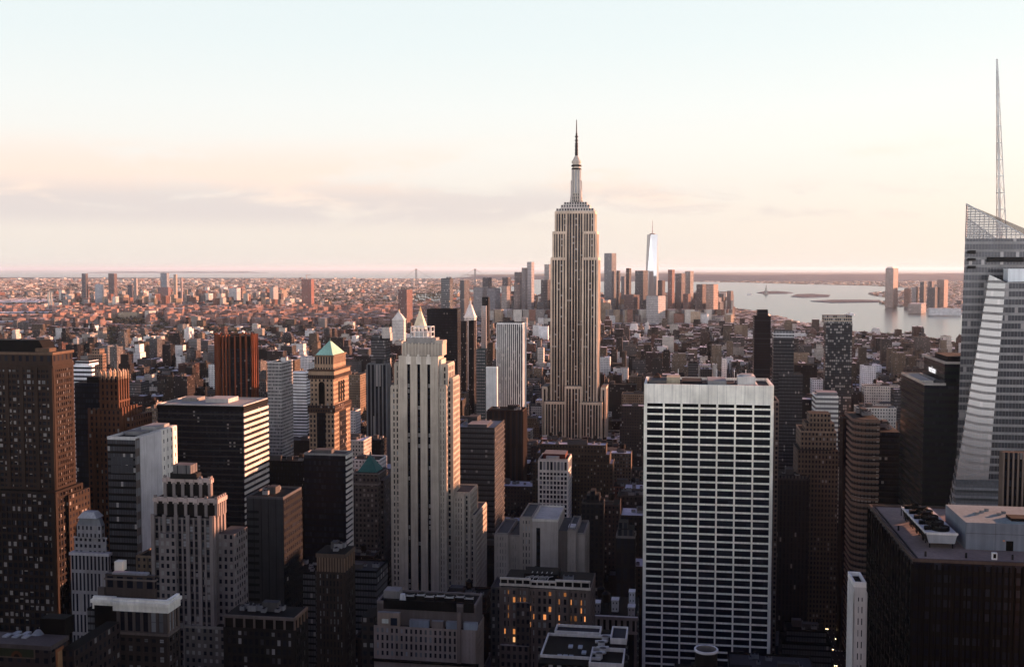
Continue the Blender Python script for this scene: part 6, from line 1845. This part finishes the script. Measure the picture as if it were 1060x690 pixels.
UNIT = MB(); UNIT.box(-.5, .5, -.5, .5, 0, 1, (.22, .2, .19), roof=(.2, .2, .2)); BULK = UNIT.mesh('roof_bulkhead')
KIND = {'red brick': 'brick_building', 'brown brick': 'brick_building', 'tan brick': 'brick_building', 'grey stone': 'stone_building', 'pale stone': 'stone_building', 'white': 'white_building', 'dark glass': 'glass_building', 'grey glass': 'glass_building', 'dark brown': 'brown_building'}
NUM = ['first', 'second', 'third', 'fourth', 'fifth', 'sixth', 'seventh', 'eighth', 'ninth', 'tenth', 'eleventh', 'twelfth', 'thirteenth', 'fourteenth', 'fifteenth', 'sixteenth']
pending = {}
for i in own:
    b = BLD[i]; col, win, srf, roof = wall_of(b)
    X, Y = from_grid(b['u'][0], b['v'][0])
    mb = MB()
    for (u0, u1, v0, v1, z0, z1) in b['boxes']:
        mb.box(u0 - b['u'][0], u1 - b['u'][0], v0 - b['v'][0], v1 - b['v'][0], z0, z1, col, win, srf, roof=roof)
        if b['Y'] < 2600:
            parapet(mb, u0 - b['u'][0], u1 - b['u'][0], v0 - b['v'][0], v1 - b['v'][0], z1, .9, .45, tuple(min(.8, c * 1.15) for c in col))
            if b['Y'] < 1100 and PAL[b['p']][6] == 0:
                for q in range(int((u1 - u0) / 5.6) + 1):
                    a = u0 - b['u'][0] + q * 5.6; mb.box(a, a + .8, v0 - b['v'][0] - .35, v0 - b['v'][0] + .02, z0, z1, col)
    o = mb.build(KIND[PAL[b['p']][0]], None, None, (X, Y, 0)); o.rotation_euler = (0, 0, -GRID)
    for e in b['ex']:
        k = bpy.data.objects.new('roof_bulkhead', BULK); SC.collection.objects.link(k); k.parent = o
        k.location = ((e[0] + e[1]) / 2 - b['u'][0], (e[2] + e[3]) / 2 - b['v'][0], e[4] - .02); k.scale = (e[1] - e[0], e[3] - e[2], e[5] - e[4])
    if b['Y'] < 1250:
        t_ = b['boxes'][-1]
        for _ in range(RND.randint(3, 7)):
            k = bpy.data.objects.new('air_handler', ACM['a']); SC.collection.objects.link(k); k.parent = o
            k.location = (RND.uniform(t_[0] + 3, max(t_[0] + 3.1, t_[1] - 3)) - b['u'][0], RND.uniform(t_[2] + 3, max(t_[2] + 3.1, t_[3] - 3)) - b['v'][0], t_[5]); q = RND.uniform(.7, 1.4); k.scale = (q, q, q); k.rotation_euler = (0, 0, RND.choice((0, math.pi / 2)))
    if b['tank']: water_tank(o, b['tank'][0] - b['u'][0], b['tank'][1] - b['v'][0], b['tank'][2], RND.uniform(.85, 1.15))
    x0, x1, y0, y1 = b['scr']; cx, cy = (x0 + x1) / 2, y0 + 8
    best = None
    for h in HEROES:
        if not h['short']: continue
        hxc = min(max(cx, h['x'][0]), h['x'][1]); hyc = min(max(cy, h['y'][0]), h['y'][1])
        dd = math.hypot(cx - hxc, (cy - hyc) * .9)
        if best is None or dd < best[0]: best = (dd, h)
    h = best[1]
    rel = 'left of' if x1 < (h['x'][0] + h['x'][1]) / 2 - (h['x'][1] - h['x'][0]) * .25 else 'right of' if x0 > (h['x'][0] + h['x'][1]) / 2 + (h['x'][1] - h['x'][0]) * .25 else 'behind' if b['Y'] > h['d'] else 'in front of'
    asp = b['h'] / max(8, b['u'][1] - b['u'][0])
    size = 'squat' if asp < .9 else 'mid-rise' if asp < 2 else 'tall'
    step = ' stepped' if len(b['boxes']) > 1 else ''
    kind = 'tower' if asp >= 2 else 'block'
    pending.setdefault((f"{size}{step} {PAL[b['p']][0]} {kind}", f"{rel} the {h['short']}", h['short']), []).append((cx, o, ROOFS[b['r']][0], b['tank'] is not None, b))
for (what, where, _), rows in pending.items():
    rows.sort(key=lambda q: q[0])
    seen = {}
    for q in rows: seen.setdefault((q[2], q[3]), []).append(q)
    for (roof, tk), qs in seen.items():
        w = roof.replace(' roof', '-roofed') + (' tank-topped ' if tk else ' ') + what
        for n_, q in enumerate(qs):
            full = lambda x: f"{x}, {where}" if len(qs) == 1 else f"{NUM[min(n_, 15)]} {x} from left, {where}"
            lab = full(w)
            if len(lab.split()) > 16: lab = full(w.replace(' stepped', ''))
            if len(lab.split()) > 15: lab = lab.replace('tank-topped ', '')
            tag(q[1], lab, 'building', 'buildings packed between the towers'); q[1]['_y'] = q[4]['Y']
same = {}
for o in list(SC.collection.objects):
    if '_y' in o: same.setdefault(o['label'], []).append(o)
for lab, os_ in same.items():
    os_.sort(key=lambda o: o['_y'])
    if len(os_) == 2: os_[0]['label'] = 'nearer ' + lab; os_[1]['label'] = 'farther ' + lab
    elif len(os_) > 2:
        for i, o in enumerate(os_): o['label'] = ('nearest', 'middle', 'farthest')[min(i, 2)] + ' ' + lab
    for o in os_: del o['_y']

o = pave.build('pavement', None, PAVING); o.rotation_euler = (0, 0, -GRID); tag(o, kind='structure')

# all the rest, and the low boroughs to the horizon, as one mass
rest = MB()
cols = {k: [] for k in ('x0', 'x1', 'y0', 'y1', 'z0', 'z1', 'c', 'w', 's', 'r')}


def add(u0, u1, v0, v1, z0, z1, c, w, s, r):
    for k, v in zip(('x0', 'x1', 'y0', 'y1', 'z0', 'z1', 'c', 'w', 's', 'r'), (u0, u1, v0, v1, z0, z1, c, w, s, r)): cols[k].append(v)


for b in BLD:
    if b['own']: continue
    c, w, s, r = wall_of(b)
    for bx in b['boxes']: add(*bx, c, w, s, r)
    for e in b['ex']: add(*e, tuple(v * .8 + .04 for v in c), NOWIN, NOSRF, tuple(v * 1.1 + .03 for v in r))
    if b['tank']:
        a, q, z = b['tank']; add(a - 1.9, a + 1.9, q - 1.9, q + 1.9, z + 2.6, z + 7.2, (.12, .085, .07), NOWIN, NOSRF, (.1, .09, .09)); add(a - 1.2, a + 1.2, q - 1.2, q + 1.2, z, z + 2.6, (.05, .04, .04), NOWIN, NOSRF, (.1, .09, .09))
add(-62, 40, -48, -4, 0, 256, (.35, .31, .26), (2.6, .45, .6, 3.8), (0, .004, .1, 0), (.2, .2, .2))     # the tower the view is taken from
N = 52000
sy = rng.uniform(288.4, 343, N) if False else 288.4 + (343 - 288.4) * rng.random(N) ** 1.0
sx = rng.uniform(-25, 1085, N)
KY = CZ * F / (sy - HORIZON)
KX = (sx - PW / 2) / F * KY
ok = (in_poly(KX, KY, CITY_LAND) | in_poly(KX, KY, FAR_LAND)) & ~in_poly(KX, KY, BAY_INLET) & (KY > 4600)
KX, KY, sx, sy = KX[ok], KY[ok], sx[ok], sy[ok]
n = len(KX)
far_land = in_poly(KX, KY, FAR_LAND)
Wd = rng.uniform(10, 26, n) * (1 + KY / 14000); Dp = rng.uniform(12, 34, n) * (1 + KY / 9000)
H_ = rng.uniform(7, 15, n)
cl1 = np.sin(KX / 900 + 1.3) * np.sin(KY / 1300 + .4) + .6 * np.sin(KX / 370) * np.sin(KY / 610 + 2)
q = rng.random(n)
tall = (q < .10) & (cl1 > .15); H_[tall] = rng.uniform(22, 46, tall.sum())
q = rng.random(n)
bk = (q < .10) & (sx > 60) & (sx < 290) & (KY > 6600) & (KY < 9500); H_[bk] = rng.uniform(30, 95, bk.sum()); Wd[bk] = rng.uniform(20, 34, bk.sum())
dt = (rng.random(n) < .55) & (sx > 505) & (sx < 752) & (KY > 4900) & (KY < 6900); H_[dt] = rng.uniform(25, 120, dt.sum()); Wd[dt] = rng.uniform(24, 48, dt.sum())
prj = (rng.random(n) < .22) & (KY < 6600) & (sx < 460); H_[prj] = rng.uniform(26, 50, prj.sum()); Wd[prj] = rng.uniform(16, 34, prj.sum())
fl = far_land & (rng.random(n) < .93); H_[fl] = rng.uniform(5, 14, fl.sum())
# keep open what the landmarks there need to show
far_h = [(h['x'], h['y'], h['d']) for h in HEROES if h['d'] > 4000]
for (xa, xb), (ya, yb), d in far_h:
    m = (KY < d - 10) & (sx > xa - 2) & (sx < xb + 2)
    H_[m] = np.minimum(H_[m], np.maximum(6, CZ - (yb - HORIZON) * KY[m] / F + 8))
    m = (np.abs(KY - d) < 60) & (sx > xa - 1) & (sx < xb + 1); H_[m] = 0
for h in HEROES:
    if h['d'] < 4000 and h['y'][0] < 345:
        pass
keep = (H_ > 2) & ~in_park(KX, KY)
rotf = np.where((KY > 5000) & (KX > -1500), R(-28), R(-14)) + rng.normal(0, .09, n) + np.where(rng.random(n) < .3, .5, 0)
U, Vv = to_grid(KX, KY)
pi = rng.choice(len(PAL), n, p=np.array([10, 11, 21, 25, 19, 8, 2, 2, 2]) / 100)
ri = rng.choice(5, n, p=[.30, .18, .28, .21, .03])
PC = np.array([p[1] for p in PAL]); RC = np.array([r[1] for r in ROOFS])
jit = rng.uniform(.75, 1.25, n)
pc = np.minimum(.8, PC[pi] * jit[:, None]); rc = RC[ri] * rng.uniform(.8, 1.15, n)[:, None]
redp = prj; pc[redp] = np.array([.34, .21, .17]) * jit[redp][:, None]
und = lambda c: np.minimum(.85, c * (np.maximum(c.mean(1), .02) / .45)[:, None] ** (-(CONTRAST - .25) / (1 + CONTRAST)))
pc = und(pc); rc = und(rc)
Wn = np.array([(p[2] * 1.3, p[3], p[4], p[5] * 1.2) for p in PAL])[pi]; Sn = np.array([(p[6] * .5, .0, p[7], 0) for p in PAL])[pi]
Cn = {k: np.array(v, dtype=float) for k, v in cols.items()}
cat = lambda a, b: np.concatenate((a, b))
k = keep
rest.boxes(cat(Cn['x0'], U[k]), cat(Cn['x1'], U[k] + Wd[k]), cat(Cn['y0'], Vv[k]), cat(Cn['y1'], Vv[k] + Dp[k]), cat(Cn['z0'], np.zeros(k.sum())), cat(Cn['z1'], H_[k]),
           cat(Cn['c'], pc[k]), cat(Cn['w'], Wn[k]), cat(Cn['s'], Sn[k]), cat(Cn['r'], rc[k]), cat(np.zeros(len(Cn['x0'])), rotf[k]))
o = rest.build('distant_buildings'); o.rotation_euler = (0, 0, -GRID)
tag(o, 'dense mass of small brick and stone buildings stretching to the horizon', 'buildings', None, 'stuff')


# trees: parks and street trees of the far boroughs, one leafy mass
def tree_mass():
    V, Fc = [], []
    base = [(0, 0, 1)] + [(math.cos(a) * .95, math.sin(a) * .95, .45) for a in [i * 1.2566 for i in range(5)]] + [(math.cos(a + .6), math.sin(a + .6), -.15) for a in [i * 1.2566 for i in range(5)]] + [(0, 0, -.7)]
    fc = [(0, 1 + i, 1 + (i + 1) % 5) for i in range(5)]
    for i in range(5):
        a, b, c, d = 1 + i, 1 + (i + 1) % 5, 6 + i, 6 + (i + 1) % 5
        fc += [(a, c, b), (b, c, d), (c, 11, d)]
    spots = []
    while len(spots) < 620:
        px, py = RND.uniform(-10, 560) if RND.random() < .8 else RND.uniform(560, 990), RND.uniform(295, 365)
        X, Y = G(px, py)
        if in_poly([X], [Y], CITY_LAND)[0] and not (py > 345 and 560 < px): spots.append((X, Y, RND.uniform(25, 130) * (1 + (Y > 6000) * .8)))
    spots += PARKS
    for X, Y, r in spots:
        for _ in range(int(6 + r * r / (330 if (X, Y, r) in PARKS else 700))):
            a, q = RND.uniform(0, 6.28), math.sqrt(RND.random()) * r
            x, y = X + math.cos(a) * q * 1.7, Y + math.sin(a) * q
            s = RND.uniform(4, 8.5) * (1.3 if Y > 6000 else 1); hz = RND.uniform(6, 12); n0 = len(V)
            for v in base:
                k = RND.uniform(.7, 1.25); V.append((x + v[0] * s * k, y + v[1] * s * k, hz + v[2] * s * .9 * k))
            Fc.extend([tuple(n0 + j for j in f) for f in fc])
    me = bpy.data.meshes.new('tree_canopy'); me.from_pydata(V, [], Fc); me.materials.append(LEAF)
    o = bpy.data.objects.new('tree_canopy', me); SC.collection.objects.link(o)
    tag(o, 'dark leafy patches of park and street trees among the distant blocks', 'trees', None, 'stuff')


tree_mass()


# the avenue beside the white slab: markings, traffic with lit headlamps, lamps
def avenue():
    mk = MB()
    for u in (-245, 112):
        for k in range(5):
            x = u - 8 + k * 4
            v = 60
            while v < 1500:
                mk.face([(x - .08, v, .004), (x + .08, v, .004), (x + .08, v + 3, .004), (x - .08, v + 3, .004)], (.5, .5, .5)); v += 9
        for k in range(1, 18):
            v = k * ST_STEP + 20 + ST_W / 2 - 2
            for i in range(11): mk.face([(u - 10 + i * 2, v - 2.5, .005), (u - 9.2 + i * 2, v - 2.5, .005), (u - 9.2 + i * 2, v, .005), (u - 10 + i * 2, v, .005)], (.5, .5, .5))
    o = mk.build('road_markings', None, PAINT); o.rotation_euler = (0, 0, -GRID); tag(o, kind='structure')

    def car_meshes(col):
        b = MB(); b.box(-.92, .92, -2.3, 2.3, .35, .95, col, rough=.3); b.frustum(-.85, .85, -1.3, 1.7, .95, 1.48, .8, (.03, .03, .035), .2)
        w = MB()
        w.cyl(0, 0, .33, .33, -.11, .11, (.02, .02, .02), 10)
        return b.mesh('body'), w.mesh('wheel')
    protos = []
    hb = MB(); hb.box(-.26, .26, -.06, .06, -.14, .14, (1, 1, 1)); hm = hb.mesh('headlight', HEADLAMP)
    for cname, col in (('yellow', (.55, .36, .04)), ('white', (.6, .6, .6)), ('black', (.02, .02, .024))):
        root = empty('car', (0, 0, 0)); bm, wm = car_meshes(col)
        for nm, me in (('body', bm),):
            o = bpy.data.objects.new(nm, me); SC.collection.objects.link(o); o.parent = root
        for sx_ in (-.8, .8):
            for sy_ in (-1.45, 1.45):
                o = bpy.data.objects.new('wheel', wm); SC.collection.objects.link(o); o.parent = root; o.location = (sx_, sy_, .33); o.rotation_euler = (0, R(90), 0)
        for sx_ in (-.62, .62):
            o = bpy.data.objects.new('headlight', hm); SC.collection.objects.link(o); o.parent = root; o.location = (sx_, -2.33, .68)
        protos.append((cname, root))
    spots = [(u, v) for v in range(610, 1500, 26) for u in (104, 108, 112, 116)]
    RND.shuffle(spots)
    used = {}
    for j, (u, v) in enumerate(spots[:48]):
        cname, root = protos[j % 3]
        if cname in used:
            r = dup(root)
            for ch in root.children: dup(ch, r)
        else: r = root; used[cname] = 1
        X, Y = from_grid(u, v + RND.uniform(-4, 4)); r.location = (X, Y, .01); r.rotation_euler = (0, 0, -GRID)
        tag(r, f'{cname} car with lit headlamps in the traffic on the dark avenue', 'car', f'{cname} cars on the dark avenue')
    # lamps
    pole = MB(); pole.cyl(0, 0, .12, .08, 0, 9, (.05, .05, .055), 6); pole.bar((0, 0, 9), (2.2, 0, 9.4), .07, (.05, .05, .055))
    pm = pole.mesh('pole'); lm = MB(); lm.box(-.45, .45, -.22, .22, -.1, .1, (1, 1, 1)); lmm = lm.mesh('lamp_head', LAMPGLOW)
    for j in range(26):
        u = 112 + (11.5 if j % 2 else -11.5); v = 600 + j * 30
        X, Y = from_grid(u, v); r = empty('street_lamp', (X, Y, .15), -GRID + (math.pi if j % 2 else 0))
        for nm, me, loc in (('pole', pm, (0, 0, 0)), ('lamp_head', lmm, (2.3, 0, 9.3))):
            o = bpy.data.objects.new(nm, me); SC.collection.objects.link(o); o.parent = r; o.location = loc
        tag(r, 'lit street lamp at the kerb of the dark avenue', 'street lamp', 'street lamps along the dark avenue')


avenue()


# the evening air
def haze():
    m = bpy.data.materials.new('haze'); m.use_nodes = True
    t = m.node_tree; t.nodes.clear()
    out = nd(t, 'ShaderNodeOutputMaterial'); v = nd(t, 'ShaderNodeVolumePrincipled')
    v.inputs['Color'].default_value = (.62, .83, 1.0, 1); v.inputs['Density'].default_value = 0.9e-5; v.inputs['Anisotropy'].default_value = .2
    t.links.new(v.outputs[0], out.inputs['Volume'])
    me = bpy.data.meshes.new('haze')
    a, b, c, d = -290000, 290000, -25000, 290000; z0, z1 = -6.0, 465.0
    vs = [(a, c, z0), (b, c, z0), (b, d, z0), (a, d, z0), (a, c, z1), (b, c, z1), (b, d, z1), (a, d, z1)]
    me.from_pydata(vs, [], [(3, 2, 1, 0), (4, 5, 6, 7), (0, 1, 5, 4), (1, 2, 6, 5), (2, 3, 7, 6), (3, 0, 4, 7)])
    me.materials.append(m)
    o = bpy.data.objects.new('haze', me); SC.collection.objects.link(o)
    tag(o, kind='stuff')


haze()
